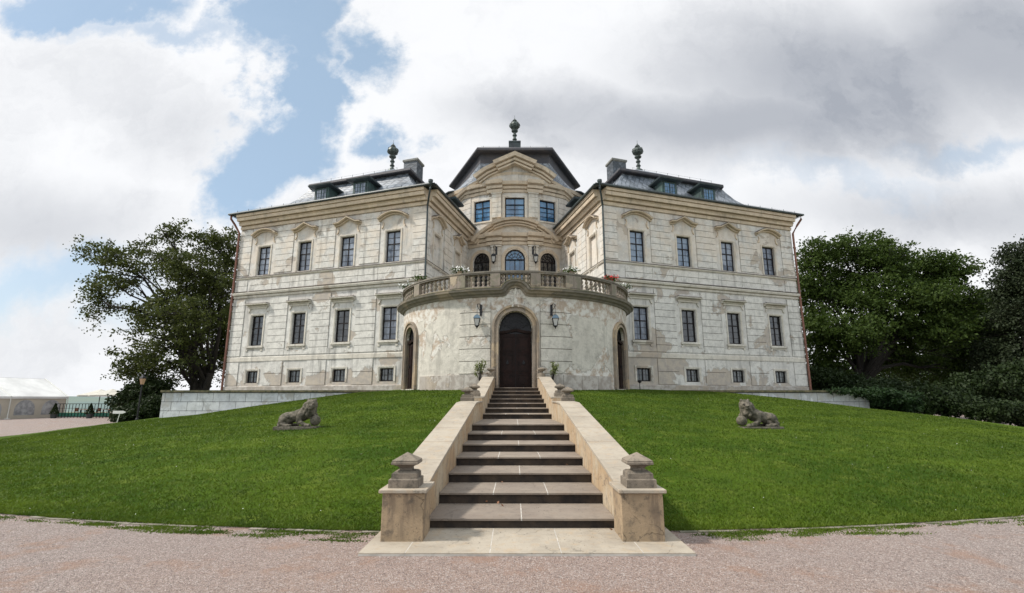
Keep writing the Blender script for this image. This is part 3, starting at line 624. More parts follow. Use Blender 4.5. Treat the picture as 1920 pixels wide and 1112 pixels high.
# ---------------- wings
dl = (-.945, .327); el = (.226, .974)
WL, WD = 15.3, 17.4
for sg in (-1, 1):
    mir = lambda v, sg=sg: (-sg * v[0], v[1])
    A = mir((-5.55, 30.05)); d = mir(dl); e = mir(el); L = WL if sg < 0 else WL + .22
    nf = mir((-.327, -.945)); ni = mir((.974, -.226))
    F_ = plmap(A, d, nf); I_ = plmap(A, e, ni)
    def Wp(a, b_, z): return crel((A[0] + d[0] * a + e[0] * b_, A[1] + d[1] * a + e[1] * b_, z))
    sc = [2.42, 5.92, 9.42, 12.97] if sg < 0 else [2.43, 6.0, 9.62, 13.22]
    ww = 1.06
    ops = [(s, .98, 2.80, 3.60, False) for s in sc] + [(s, ww, 5.32, 7.40, False) for s in sc] + [(s, ww, 10.31, 12.38, False) for s in sc]
    wall(F_, 0, L, BZ - .5, 14.0, ops, name='facade_wall')
    iops = [(1.75, 1.12, 10.0, 12.32, False), (5.75, 1.12, 10.0, 12.32, False)]
    wall(I_, 0, 9.6, BZ - .5, 14.0, iops, name='court_wall')
    # outer side and rear of the wing
    b = MB(wm); c4 = [(A[0] + d[0] * L * i + e[0] * WD * j, A[1] + d[1] * L * i + e[1] * WD * j) for i, j in ((1, 0), (1, 1), (0, 1))]
    for p, q in zip(c4[:-1], c4[1:]): b.quad((*p, 0), (*q, 0), (*q, 14.0), (*p, 14.0))
    b.build('side_wall', M['plaster'], ch)
    # dark interior block behind the openings
    mids = [(a + c) / 2 for a, c in zip(sc[:-1], sc[1:])]
    half = 1.0
    spans = [(.0, .98)] + [(a + half, c - half) for a, c in zip(sc[:-1], sc[1:])] + [(L - 1.1, L)]
    sp2 = []
    for a, c in spans:
        sp2.append((a, c))
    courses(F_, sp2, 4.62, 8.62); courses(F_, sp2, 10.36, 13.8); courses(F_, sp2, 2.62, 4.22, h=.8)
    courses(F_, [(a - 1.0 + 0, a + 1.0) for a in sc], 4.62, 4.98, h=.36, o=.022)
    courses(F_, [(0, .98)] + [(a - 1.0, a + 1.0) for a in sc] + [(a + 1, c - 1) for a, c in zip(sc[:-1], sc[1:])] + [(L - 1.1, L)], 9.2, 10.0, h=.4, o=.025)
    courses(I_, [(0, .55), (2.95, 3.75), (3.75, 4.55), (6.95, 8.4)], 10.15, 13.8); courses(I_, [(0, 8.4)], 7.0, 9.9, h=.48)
    # horizontal mouldings wrap both walls: (face map, length)
    for mp, l0, l1 in ((F_, 0, L), (I_, 0, 8.35)):
        x0 = -.0
        cornice(mp, [(l0 - .02, 13.85), (l1, 13.85)], [(0, 0), (0, .10), (.10, .12), (.20, .14), (.20, .05), (.26, .05), (.26, .28), (.40, .32), (.47, .40), (.47, .30), (.53, .30), (.53, .52), (.74, .56), (.74, .50), (.79, .50), (.79, .62), (.96, .64), (.98, .64), (.98, 0)], M['trim'])
        b = MB(mp); b.sweep([(l0 - .60, 14.84), (l1 + (.62 if mp is F_ else 0), 14.84)], [(0, .60), (0, .78), (.05, .80), (.12, .78), (.10, .60)]); b.build('gutter', M['copperdark'], ch)
        cornice(mp, [(l0 - .02, 10.08), (l1, 10.08)], [(0, 0), (0, .05), (.06, .09), (.11, .10), (.13, 0)], M['trimpale'], 'string_course')
        b = MB(mp); b.sweep([(l0, 10.212), (l1, 10.212)], [(0, 0), (0, .12), (.035, .09), (.035, 0)]); b.build('string_course_capping', M['ledgedark'], ch)
        b = MB(mp); b.sweep([(l0, 9.122), (l1, 9.122)], [(0, 0), (0, .21), (.02, .18), (.02, 0)]); b.build('string_course_capping', M['ledgedark'], ch)
        cornice(mp, [(l0 - .02, 8.72), (l1, 8.72)], [(0, 0), (0, .08), (.12, .10), (.12, .03), (.17, .03), (.19, .18), (.3, .22), (.36, .22), (.40, 0)], M['trimpale'], 'string_course')
    cornice(F_, [(0, 4.26), (L, 4.26)], [(0, 0), (0, .05), (.26, .05), (.3, 0)], M['trimpale'], 'string_course')
    cornice(F_, [(0, 1.9), (L, 1.9)], [(0, 0), (0, .09), (.66, .09), (.70, 0)], M['plinth'], 'plinth')
    for k, s in enumerate(sc):
        gl_lo = ['glasscurtain', 'glassdark', 'glassdark', 'glassdark'][k] if k else 'glassmid'
        window(F_, s, ww, 10.31, 12.38, gl=('glasscurtain' if k != 2 else 'glassmid') if sg < 0 else ('glassbluegrey', 'glassbluegrey', 'glasscurtain', 'glassmid')[k])
        window(F_, s, ww, 5.32, 7.40, gl=gl_lo)
        window(F_, s, .98, 2.80, 3.60, rows=(.5,), gl='glassshut', trim=.15, name='basement_window', heavy=9)
        kind = 'arc' if k in (0, 3) else 'gable'
        hood(F_, s, 13.12, 1.95, kind, M['trim']); hood(F_, s, 8.02, 1.85, 'flat', M['trimpale']); sill(F_, s, ww, 5.30)
    for k, s in enumerate((1.75, 5.75)):
        b = MB(I_); b.quad((s - .56, 10.0, -.12), (s + .56, 10.0, -.12), (s + .56, 12.32, -.12), (s - .56, 12.32, -.12)); o = b.build('blind_window', M['plaster'], ch)
        b = MB(I_); b.sweep([(s - .56, 10.0), (s - .56, 12.32), (s + .56, 12.32), (s + .56, 10.0)], [(.01, 0), (.01, .04), (.06, .04), (.07, .07), (.17, .07), (.17, 0)]); b.build('window_surround', M['trimpale'], o)
        hood(I_, s, 13.1, 1.9, 'arc' if k == 0 else 'gable', M['trim'])
    # ---- roof: concave slate skirt, neck, overhanging upper hip
    def ring(i, z, j=None, n=1):
        j = i if j is None else j
        return [Wp(i, i, z), Wp(L - j, i, z), Wp(L - j, WD - i, z), Wp(i, WD - i, z)]
    b = MB(); b.loft([ring(-.74, 14.93), ring(-.2, 15.06), ring(.6, 15.32), ring(1.3, 15.72), ring(2.0, 16.28), ring(2.6, 16.95), ring(3.1, 17.75), ring(3.3, 18.15)], cap=True)
    roof = b.build('wing_roof', M['slate'], ch)
    b = MB(); b.loft([ring(-.66, 14.84), ring(-.76, 14.90), ring(-.76, 14.925)], cap=False); b.build('roof_edge', M['copperdark'], roof)
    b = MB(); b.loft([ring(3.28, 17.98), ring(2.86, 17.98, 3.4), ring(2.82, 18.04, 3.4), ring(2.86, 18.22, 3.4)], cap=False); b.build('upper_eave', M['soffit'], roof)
    cx_, cy_ = L / 2, WD / 2
    b = MB(); b.loft([ring(2.86, 18.222, 3.4), ring(5.2, 19.5, 5.2), [Wp(cx_ + q * .3, cy_ + r_ * .3, 21.4) for q, r_ in ((-1, -1), (1, -1), (1, 1), (-1, 1))]]); b.build('upper_roof', M['slate'], roof)
    # finial on the wing roof
    def finial(c, z0, h, n='roof_finial'):
        k = h / 2.6; b = MB(); pr = [(.42, -.3), (.34, 0), (.16, .12), (.13, .3), (.2, .36), (.2, .42), (.13, .48), (.12, .68), (.2, .74), (.2, .82), (.12, .9), (.13, 1.05), (.28, 1.15), (.3, 1.24), (.16, 1.34), (.22, 1.42), (.40, 1.56), (.45, 1.74), (.40, 1.92), (.24, 2.04), (.14, 2.1), (.22, 2.18), (.15, 2.28), (.05, 2.4), (.015, 2.5), (.012, 2.75)]
        b.lathe([(r_ * k, z * k) for r_, z in pr], (c[0], c[1], z0), 14)
        for q in range(8):     # gadroon ribs on the bulb
            th = q * math.pi / 4; b.tube([(c[0] + math.cos(th) * r_ * k, c[1] + math.sin(th) * r_ * k, z0 + z * k) for r_, z in ((.24, 1.44), (.43, 1.58), (.48, 1.74), (.42, 1.93), (.24, 2.05))], .03 * k, 5)
        return b.build(n, M['finmetal'], ch, smooth=False)
    g = Wp(cx_, cy_, 21.4); finial(g, g[2] + .1, 2.7)
    # chimneys
    def chimney(a, b_, w, z0, z1, m='slate'):
        bb = MB(); q = [(a - w / 2, b_ - w / 2), (a + w / 2, b_ - w / 2), (a + w / 2, b_ + w / 2), (a - w / 2, b_ + w / 2)]
        bb.loft([[Wp(x, y, z0) for x, y in q], [Wp(x, y, z1) for x, y in q]]); o = bb.build('chimney', M['chimslate'], roof)
        def gq(gr, z): return [Wp(a + (x - a) * gr, b_ + (y - b_) * gr, z) for x, y in q]
        bb = MB(); bb.loft([gq(1.0, z1 - .15), gq(1.14, z1 - .08), gq(1.14, z1 + .06), gq(1.05, z1 + .08)], cap0=True); bb.build('chimney_cap', M['chimcap'], o)
    chimney(3.65, 5.0, 1.15, 17.3, 19.7); chimney(6.15, 6.0, 1.25, 18.4, 19.5)
    # dormers
    for s in (6.0, 9.35):
        q = lambda a0, a1, b0, b1, z: [Wp(s + a0, b0, z), Wp(s + a1, b0, z), Wp(s + a1, b1, z), Wp(s + a0, b1, z)]
        bb = MB(); bb.loft([q(-.62, .62, 1.25, 3.4, 15.55), q(-.62, .62, 1.25, 3.4, 16.86)]); o = bb.build('dormer', M['verdigris'], roof)
        bb = MB(); bb.loft([q(-.66, .66, 1.2, 3.5, 16.84), q(-.95, .95, .86, 3.5, 16.90), q(-.98, .98, .82, 3.5, 17.0), [Wp(s - .3, 1.4, 17.22), Wp(s + .3, 1.4, 17.22), Wp(s + .3, 3.5, 17.3), Wp(s - .3, 3.5, 17.3)]], cap0=True); bb.build('dormer_roof', M['copperdark'], o)
        DM = plmap((A[0] + e[0] * 1.25, A[1] + e[1] * 1.25), d, nf)
        bb = MB(DM); bb.box(s - .48, s + .48, 15.82, 15.88, .005, .05); bb.box(s - .48, s + .48, 16.72, 16.78, .005, .05)
        for x in (-.48, -.03, .42): bb.box(s + x, s + x + .06, 15.88, 16.72, .005, .05)
        for z in (16.14, 16.43): bb.box(s - .42, s + .42, z, z + .02, .005, .035)
        for x in (-.22, .22): bb.box(s + x, s + x + .02, 15.88, 16.72, .005, .035)
        bb.build('dormer_frame', M['verdigris'], o)
        bb = MB(DM); bb.quad((s - .47, 15.83, .02), (s + .47, 15.83, .02), (s + .47, 16.77, .02), (s - .47, 16.77, .02)); bb.build('pane', M['glassblue' if sg > 0 else 'glasscurtain'], o)
    # dormer glimpsed on the court side
    bb = MB(); q = lambda b0, b1, a0, a1, z: [Wp(a0, b0, z), Wp(a1, b0, z), Wp(a1, b1, z), Wp(a0, b1, z)]
    bb.loft([q(5.2, 6.5, .3, 3, 15.3), q(5.2, 6.5, .3, 3, 16.3)]); o = bb.build('dormer', M['verdigris'], roof)
    bb = MB(); bb.loft([q(4.95, 6.75, -.05, 3, 16.3), q(4.9, 6.8, -.1, 3, 16.42), q(5.4, 6.3, .3, 3, 16.55)], cap0=True); bb.build('dormer_roof', M['copperdark'], o)
    # snow guard posts and wire
    bb = MB()
    for k in range(16):
        s = k * (L + .6) / 15 - .3; p = Wp(s, -.35, 15.0); bb.tube([p, (p[0], p[1], p[2] + .30)], .016, 4)
    for k in range(8):
        s = 4.2 + k * (L - 8.4) / 7; p = Wp(s, 3.3, 18.3); bb.tube([p, (p[0], p[1], p[2] + .35)], .014, 4)
    bb.tube([Wp(-.3, -.35, 15.22), Wp(L + .3, -.35, 15.22)], .007, 3); bb.tube([Wp(4.2, 3.3, 18.62), Wp(L - 4.2, 3.3, 18.62)], .007, 3)
    bb.build('snow_guard', M['copperdark'], roof)
    # downpipes
    bb = MB(); fp = lambda s, z, o: F_(s, z, o)
    bb.tube([fp(-.55, 14.95, .72), fp(-.55, 14.6, .72), fp(-.35, 14.25, .5), fp(-.08, 13.75, .16), fp(-.06, 13.2, .12), fp(-.06, 7.0, .12)], .06, 8); bb.lathe([(.08, 0), (.15, .18), (.15, .3)], (fp(-.55, 14.85, .72)[0], fp(-.55, 14.85, .72)[1], fp(0, 14.85, 0)[2]), 8)
    bb.build('downpipe', M['copperdark'], ch)
    bb = MB(); bb.tube([fp(L + .5, 14.95, .6), fp(L + .5, 14.6, .6), fp(L + .3, 14.2, .4), fp(L + .05, 13.6, .16), fp(L + .05, 10, .14), fp(L + .05, 2.2, .14)], .075, 8)
    for z in (12.5, 10.5, 8.5, 6.5, 4.5, 3): bb.tube([fp(L + .05, z, .14), fp(L + .05, z + .06, .14)], .1, 8)
    bb.build('downpipe', M['copperpipe'], ch)
# ---------------- central cylinder
K = cylmap(CC, CR); TH = lambda x: CR * math.asin(x / CR)     # arc length for a given x
s_side = TH(2.62)
ops = [(0, 1.56, 6.9, 12.97, True), (-s_side, 1.42, 6.9, 12.85, True), (s_side, 1.42, 6.9, 12.85, True)]
ops2 = [(0, 1.55, 15.5, 17.22, False), (-s_side, 1.42, 15.42, 17.15, False), (s_side, 1.42, 15.42, 17.15, False)]
wall(K, -9.6, 9.6, 5.5, 18.3, ops + ops2, sub=.35, name='central_wall', m=M['plaster'])
for k, (s, w, zb, zt, ar) in enumerate(ops): window(K, s, w, zb, zt, cols=2, rows=(.62, .78), gl='glassblue' if k == 0 else 'glassdark', arch=True, trim=.26, heavy=9, sub=.3, name='french_window')
for k, (s, w, zb, zt, ar) in enumerate(ops2):
    window(K, s, w, zb, zt, cols=2, rows=(.33, .55, .77), gl='glassblue', trim=.2, heavy=.33, sub=.3); 
    if k: sill(K, s, w, zb - .02)
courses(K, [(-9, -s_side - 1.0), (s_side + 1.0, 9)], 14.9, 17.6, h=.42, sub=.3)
PS = TH(1.40)
pil = [(-PS - .36, -PS + .36), (PS - .36, PS + .36)]
for a, c in pil:
    b = MB(K, .25)
    for z0, z1 in ((6.9, 13.3), (15.55, 17.62)):
        n = int(round((z1 - z0) / .42)); h = (z1 - z0) / n
        b.box(a + .01, c - .01, z0, z1, 0, .16)
        for k in range(n):
            b.box(a, (a + c) / 2 + .12, z0 + k * h + .012, z0 + (k + 1) * h - .012, .17, .20); b.box((a + c) / 2 + .14, c, z0 + k * h + .012, z0 + (k + 1) * h - .012, .17, .20)
        b.box(a - .05, c + .05, z1 - .12, z1, .0, .26)
    b.build('pilaster', M['trimpale'], ch)
ent = lambda h, o: [(0, 0), (0, .06 + o), (.26 * h, .10 + o), (.26 * h, .01), (.32 * h, .01), (.34 * h, .18 + o), (.58 * h, .2 + o), (.58 * h, .12 + o), (.65 * h, .12 + o), (.70 * h, .38 + o), (.86 * h, .42 + o), (1 * h, .45 + o), (1 * h, 0)]
cornice(K, [(-9.4, 13.35), (9.4, 13.35)], ent(.85, 0.02), M['trim'], sub=.3)
cornice(K, [(-9.4, 17.62), (9.4, 17.62)], ent(.80, 0.02), M['trim'], sub=.3)
for a, c in pil:
    q = -1 if a < 0 else 1
    for z, hh in ((13.33, .9), (17.60, .92)):
        cornice(K, [(a - .12 - (.25 if q < 0 else 0), z), (c + .12 + (.25 if q > 0 else 0), z)], ent(hh, .22), M['trim'], 'entablature_block', sub=.3)
# lower segmental pediment
r = (2.95 ** 2 + 1.36 ** 2) / (2 * 1.36); aa = math.degrees(math.asin(2.95 / r)); zc = 15.55 - .70 - r
pth = [(p[0], p[1]) for p in arc(0, zc, r, 90 + aa, 90 - aa, 26)]
mo = lambda k, o: [(0, 0), (0, .10 + o), (.1 * k, .12 + o), (.1 * k, .0 + o), (.16 * k, .0 + o), (.17 * k, .22 + o), (.29 * k, .26 + o), (.29 * k, .14 + o), (.36 * k, .14 + o), (.38 * k, .42 + o), (.5 * k, .46 + o), (.6 * k, .50 + o), (.6 * k, 0)]
b = MB(K); b.sweep(pth, mo(.8, .05)); b.build('segmental_pediment', M['trim'], ch)
b = MB(K); mid = [p for p in pth if abs(p[0]) < 1.7]; b.sweep(mid, mo(.84, .26)); b.build('segmental_pediment', M['trim'], ch)
b = MB(K); n = len(pth)
for p, q in zip(pth[:-1], pth[1:]): b.quad((p[0], 14.15, .09), (q[0], 14.15, .09), (q[0], q[1] + .05, .09), (p[0], p[1] + .05, .09))
b.build('tympanum', M['trimpale'], ch)
b = MB(K); b.sweep(arc(.1, 14.62, .12, 0, 360, 12), [(-.03, .09), (-.03, .13), (.03, .13), (.03, .09)], cap=False); b.build('carved_rosette', M['trimpale'], ch)
# upper gable: wide low arch behind, broken pediment in front
xw = TH(4.5); r = (xw ** 2 + 1.25 ** 2) / (2 * 1.25); aa = math.degrees(math.asin(xw / r)); zc = 19.12 - .5 - r
pth = arc(0, zc, r, 90 + aa, 90 - aa, 30)
b = MB(K); b.sweep(pth, mo(.85, .0)); b.build('arched_gable', M['trim'], ch)
b = MB(K)
for p, q in zip(pth[:-1], pth[1:]): b.quad((p[0], 18.2, .05), (q[0], 18.2, .05), (q[0], q[1] + .05, .05), (p[0], p[1] + .05, .05))
for p, q in zip(pth[:-1], pth[1:]): b.quad((p[0], p[1] + .5, .2), (q[0], q[1] + .5, .2), (q[0], q[1] + .3, -2.2), (p[0], p[1] + .3, -2.2))
b.build('gable_wall', M['plaster'], ch)
s1_, s2_ = TH(1.12), TH(2.55)
crown = [(-s2_, 18.40), (-(s1_ + s2_) / 2, 18.86), (-s1_, 19.16), (-s1_, 19.12), (0, 19.66), (s1_, 19.12), (s1_, 19.16), ((s1_ + s2_) / 2, 18.86), (s2_, 18.40)]
b = MB(K)
b.sweep(crown[:3], mo(1.15, .50)); b.sweep(crown[3:6], mo(1.2, .85)); b.sweep(crown[6:], mo(1.15, .50)); b.build('broken_pediment', M['trim'], ch)
b = MB(K)
for p, q in zip(crown[:-1], crown[1:]): b.quad((p[0], 18.2, .42), (q[0], 18.2, .42), (q[0], q[1] + .05, .42), (p[0], p[1] + .05, .42))
b.build('tympanum', M['plaster'], ch)
# ---------------- dome roof: flared slate skirt under an overhanging hexagonal hip
hexv = [(-3.05, 37.5), (3.05, 37.5), (6.15, 44.6), (2.95, 50.2), (-2.95, 50.2), (-6.15, 44.6)]
hc = (0, 44.2)
def hexring(k, z, n=24):
    out = []
    for i in range(6):
        p, q = hexv[i], hexv[(i + 1) % 6]
        for j in range(n): out.append((p[0] + (q[0] - p[0]) * j / n, p[1] + (q[1] - p[1]) * j / n))
    return [crel((hc[0] + (x - hc[0]) * k, hc[1] + (y - hc[1]) * k, z)) for x, y in out]
def cring(rd, z):
    out = []
    for h in hexring(1, z):
        x, y = h[0] - CC[0], h[1] + 36 - CC[1]; l = math.hypot(x, y); ra = rd - (rd - 6.0) * float(np.interp(math.degrees(math.atan2(abs(x), -y)), [40, 47], [1, 0])); out.append(crel((CC[0] + x / l * ra, CC[1] + y / l * ra, z)))
    return out
def mixr(a, b_, f): return [tuple(p[k] * (1 - f) + q[k] * f for k in range(3)) for p, q in zip(a, b_)]
lo, hi = cring(7.15, 18.48), hexring(.93, 20.6)
b = MB(); rr = []
for f, zf in ((0, 0), (.18, .08), (.38, .22), (.58, .42), (.78, .68), (.92, .88), (1, 1)):
    r_ = mixr(lo, hi, f); z = (18.48 + (20.6 - 18.48) * zf) - 2.2; rr.append([(p[0], p[1], z) for p in r_])
b.loft(rr); droof = b.build('dome_roof', M['slate'], ch)
b = MB(); b.loft([cring(7.0, 18.40), cring(7.22, 18.43), cring(7.22, 18.50)], cap=False); b.build('roof_edge', M['copperdark'], droof)
b = MB(); b.loft([hexring(.925, 20.5), hexring(.925, 21.46), hexring(1.0, 21.46), hexring(1.015, 21.52), hexring(1.015, 21.66), hexring(1.0, 21.80), hexring(.97, 21.83)], cap=False); b.build('upper_eave', M['soffit'], droof)  # neck below the eave is coloured dark to paint in its shade
b = MB(); b.loft([hexring(.975, 21.8), hexring(.5, 23.2), hexring(.10, 24.9)]); b.build('upper_roof', M['slate'], droof)
b = MB(); b.loft([[crel((x, y, z)) for x, y in ((-.5, 42.7), (.5, 42.7), (.5, 43.7), (-.5, 43.7))] for z in (23.5, 25.1)] + [[crel((x, y, z)) for x, y in ((-.56, 42.64), (.56, 42.64), (.56, 43.76), (-.56, 43.76))] for z in (25.11, 25.22)]); b.build('finial_base', M['copperdark'], droof)
finial((0, 43.2 - 36), 25.22 - 2.2, 2.75)
b = MB()
for x in (-2.6, -1.3, 0, 1.3, 2.6): b.tube([crel((x, 38.2, 21.9)), crel((x, 38.2, 22.3))], .012, 4)
b.tube([crel((-2.8, 38.2, 22.25)), crel((2.8, 38.2, 22.25))], .008, 3); b.build('lightning_wire', M['copperdark'], droof)
# ---------------- entrance drum
G = cylmap(DC, DR); DEG = DR * math.pi / 180
dd = 57.8 * DEG
ops = [(0, 1.58, 2.25, 5.80, True), (-dd, 1.25, 2.25, 5.45, True), (dd, 1.25, 2.25, 5.45, True)]
wall(G, -84 * DEG, 84 * DEG, 1.6, 6.72, ops, sub=.3, depth=.55, m=M['drumwall'], name='drum_wall')
for k, (s, w, zb, zt, ar) in enumerate(ops):
    b = MB(G, .25); z1 = zt - w / 2; path = [(s - w / 2, zb)] + arc(s, z1, w / 2, 180, 0, 22) + [(s + w / 2, zb)]
    b.sweep(path, [(.0, -.3), (.0, .10), (.10, .10), (.12, .06), (.17, .06), (.20, .14), (.30, .14), (.30, 0)]); fr = b.build('door_surround', M['sandstone'], ch)
    b = MB(G, .2); dp = -.32 if k == 0 else -.14; m_ = z1 - .25
    b.box(s - w / 2 - .05, s + w / 2 + .05, zb, zt + .05, dp - .12, dp - .065); b.build('door_backing', M['iron'], ch); b = MB(G, .2)
    for q in (-1, 1):
        pb = MB(G, .2); a0, a1 = sorted((s + q * .012, s + q * (w / 2 - .01)))
        pb.box(a0, a1, zb + .01, m_, dp - .06, dp)
        for z0_, z1_ in ((zb + .12, zb + .62), (zb + .72, zb + 1.55), (zb + 1.65, m_ - .12)):
            pb.sweep([(a0 + .1, z0_), (a0 + .1, z1_), (a1 - .1, z1_), (a1 - .1, z0_)], [(-.02, dp), (-.02, dp + .025), (.02, dp + .025), (.02, dp)], closed=True, cap=False)
            pb.box(a0 + .17, a1 - .17, z0_ + .07, z1_ - .07, dp, dp + .018)
        lf = pb.build('door_leaf', M['door'], ch)
        hb = MB(G); c0 = (a0 + a1) / 2; hb.sweep(arc(c0, zb + 1.15, .055, 0, 360, 10), [(-.012, dp + .02), (-.012, dp + .06), (.012, dp + .06), (.012, dp + .02)], cap=False)
        hb.box(c0 - .03, c0 + .03, zb + 1.12, zb + 1.27, dp + .02, dp + .04); hb.build('door_knocker', M['iron'], lf)
    b = MB(G, .2); b.sweep([(s - w / 2, m_), (s - w / 4, m_ + .04), (s, m_ + .13), (s + w / 4, m_ + .04), (s + w / 2, m_)], [(0, dp - .06), (0, dp + .06), (.12, dp + .08), (.14, dp - .06)])
    b.build('door_transom', M['door'], ch)
    b = MB(G); b.quad(*[(p[0], p[1], dp - .05) for p in [(s - w / 2, m_), (s + w / 2, m_)] + arc(s, z1, w / 2, 0, 180, 16)]); fl = b.build('fanlight', M['fanglass'], ch)
    b = MB(G)
    for a in range(20, 170, 20):
        c_, s_ = math.cos(R(a)), math.sin(R(a)); b.sweep([(s + .12 * c_, z1 + .12 * s_ - .05), (s + .45 * w * c_ * .9, z1 + .45 * w * s_ * .9)], [(-.012, dp - .04), (-.012, dp), (.012, dp), (.012, dp - .04)])
        for rr_ in (.26 * w, .4 * w): b.sweep(arc(s + rr_ * c_, z1 + rr_ * s_, .07, 0, 330, 8), [(-.01, dp - .03), (-.01, dp), (.01, dp), (.01, dp - .03)])
    b.sweep(arc(s, z1, w / 2 - .03, 180, 0, 18), [(-.03, dp - .04), (-.03, dp + .02), (.03, dp + .02), (.03, dp - .04)])
    b.build('fanlight_tracery', M['iron'], fl)
# panels with grooves beside the door, plinth of big blocks
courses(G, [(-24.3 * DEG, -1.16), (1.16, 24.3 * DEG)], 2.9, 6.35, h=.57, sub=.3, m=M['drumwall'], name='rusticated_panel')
for (u0, u1) in ((-46.5, -10.2), (10.2, 46.5)):
    k = u0; b = MB(G, .3)
    while k < u1 - .5:
        wdt = min(random.uniform(7, 10.5), u1 - k); wdt = u1 - k if u1 - k - wdt < 4 else wdt; b.box((k) * DEG + .008, (k + wdt) * DEG - .008, 1.7, 2.84, 0, .07); k += wdt
    b.build('plinth', M['plinth'], ch)
# big cornice with the little arch over the door
path = [(-84 * DEG, 6.50)] + [(a * DEG, 6.50) for a in range(-80, -5, 4)] + [(-.62, 6.50), (-.45, 6.56)] + arc(0, 6.55, .36, 160, 20, 10) + [(.45, 6.56), (.62, 6.50)] + [(a * DEG, 6.50) for a in range(8, 84, 4)] + [(84 * DEG, 6.50)]
b = MB(G); b.sweep(path, [(0, 0), (0, .08), (.07, .12), (.12, .24), (.20, .30), (.24, .40), (.33, .43), (.35, .0)]); b.build('cornice', M['ledge'], ch)
b = MB(G); b.sweep(path, [(.352, -.2), (.352, .41), (.385, .38), (.385, -.2)]); b.build('cornice', M['moss'], ch)
b = MB(G); b.sweep([(-.2, 5.98), (-.16, 6.5), (0, 6.78), (.16, 6.5), (.2, 5.98)], [(-.1, 0), (-.1, .16), (.06, .12), (.06, 0)]); b.box(-.16, .16, 6.1, 6.62, 0, .14); b.quad(*[(p[0], p[1], .04) for p in [(-.5, 6.4), (.5, 6.4)] + arc(0, 6.55, .40, 10, 170, 8)]); b.build('keystone', M['drumwall'], ch)
b = MB(); b.add([crel((DC[0] + 6.6 * math.sin(R(a)), DC[1] - 6.6 * math.cos(R(a)), 6.86)) for a in range(-84, 85, 6)] + [crel((3.6, 38, 6.86)), crel((-3.6, 38, 6.86))], [tuple(range(31))]); b.build('balcony_floor', M['ledge'], ch)
# balustrade
BR = 6.45; BB = cylmap(DC, BR); BD = BR * math.pi / 180
b = MB(BB, .3); b.box(-86 * BD, 86 * BD, 6.885, 7.0, -.17, .17); bal = b.build('balustrade', M['balstone'], ch)
b = MB(BB, .3); b.box(-86 * BD, 86 * BD, 7.60, 7.665, -.17, .17); b.box(-86 * BD, 86 * BD, 7.667, 7.74, -.20, .20); b.build('handrail', M['ledge'], bal)
piers = [(-86, -82), (-70.5, -67.5), (-53.3, -48.7), (-29.0, -21.6), (-10.4, -6.3), (6.3, 10.4), (21.6, 29.0), (48.7, 53.3), (67.5, 70.5), (82, 86)]
piers = [(-86, -82), (-53.3, -48.7), (-29.0, -21.6), (-10.4, -6.3), (6.3, 10.4), (21.6, 29.0), (48.7, 53.3), (82, 86)]
for a, c in piers:
    b = MB(BB, .25)
    if c - a > 6: b.box(a * BD, (a + (c - a) * .49) * BD, 7.002, 7.598, -.17, .19); b.box((a + (c - a) * .51) * BD, c * BD, 7.002, 7.598, -.17, .19)
    else: b.box(a * BD, c * BD, 7.002, 7.598, -.17, .19)
    b.build('pier', M['balstone'], bal)
bp = [(.085, 0), (.085, .05), (.05, .06), (.045, .09), (.075, .15), (.09, .20), (.075, .25), (.04, .29), (.055, .30), (.04, .31), (.075, .35), (.09, .40), (.075, .45), (.045, .51), (.05, .54), (.085, .55), (.085, .596)]
bmsh = None
for i, (n,) in enumerate(((9,), (7,), (5,), (7,), (5,), (7,), (9,))):
    a0 = piers[i][1]; a1 = piers[i + 1][0]
    for k in range(n):
        a = a0 + (a1 - a0) * (k + .5) / n
        if bmsh is None:
            b = MB(); b.lathe(bp, (0, 0, 0), 10); o = b.build('baluster', M['balstone'], bal, smooth=True); bmsh = o
        else:
            o = bmsh.copy(); COL.objects.link(o); o.parent = bal
        o.location = crel((DC[0] + BR * math.sin(R(a)), DC[1] - BR * math.cos(R(a)), 7.001))
# ================================================================== WALL LANTERNS
def wall_lantern(label, loc, side, sc=1.0, z_arm=.0, dark=False):
    o = thing('wall_lantern', label, 'lantern', loc, 0, 'wall lanterns on the palace front')
    b = MB(); b.box(-.05 + side * .15, .05 + side * .15, .02, .12, -.05, .42)
    b.tube([(side * .15, .0, .38), (side * .1, -.06, .44), (0, -.1, .42), (0, -.1, .32)], .018, 6); b.tube([(side * .15, 0, .1), (side * .05, -.05, .25), (0, -.1, .4)], .012, 5)
    b.tube([(0, -.1, .42), (0, -.1, -.02)], .008, 4); b.build('bracket', M['iron'], o)
    b = MB(); q = math.pi / 4; b.lathe([(.03, -.02), (.13, -.07), (.20, -.17), (.205, -.2), (.18, -.2)], (0, -.1, 0), 4, q); h = b.build('lamp_hood', M['lamptop' if not dark else 'iron'], o)
    b = MB(); b.lathe([(.17, -.205), (.085, -.50), (.07, -.50)], (0, -.1, 0), 4, q); b.build('lamp_glass', M['lampglass'], o)
    b = MB()
    for k in range(4):
        th = q + k * math.pi / 2; c_, s_ = math.cos(th), math.sin(th); b.tube([(.178 * c_, -.1 + .178 * s_, -.2), (.092 * c_, -.1 + .092 * s_, -.51)], .012, 4)
        b.tube([(.178 * c_, -.1 + .178 * s_, -.205), (-.178 * s_, -.1 + .178 * c_, -.205)], .011, 4); b.tube([(.1 * c_, -.1 + .1 * s_, -.49), (.03 * c_, -.1 + .03 * s_, -.58)], .01, 4)
    b.lathe([(.1, -.50), (.1, -.52), (.03, -.56), (.02, -.62), (.0, -.64)], (0, -.1, 0), 6); b.build('lamp_frame', M['iron'], o)
    o.scale = (sc,) * 3; return o
yl = DC[1] - math.sqrt(DR ** 2 - 1.75 ** 2)
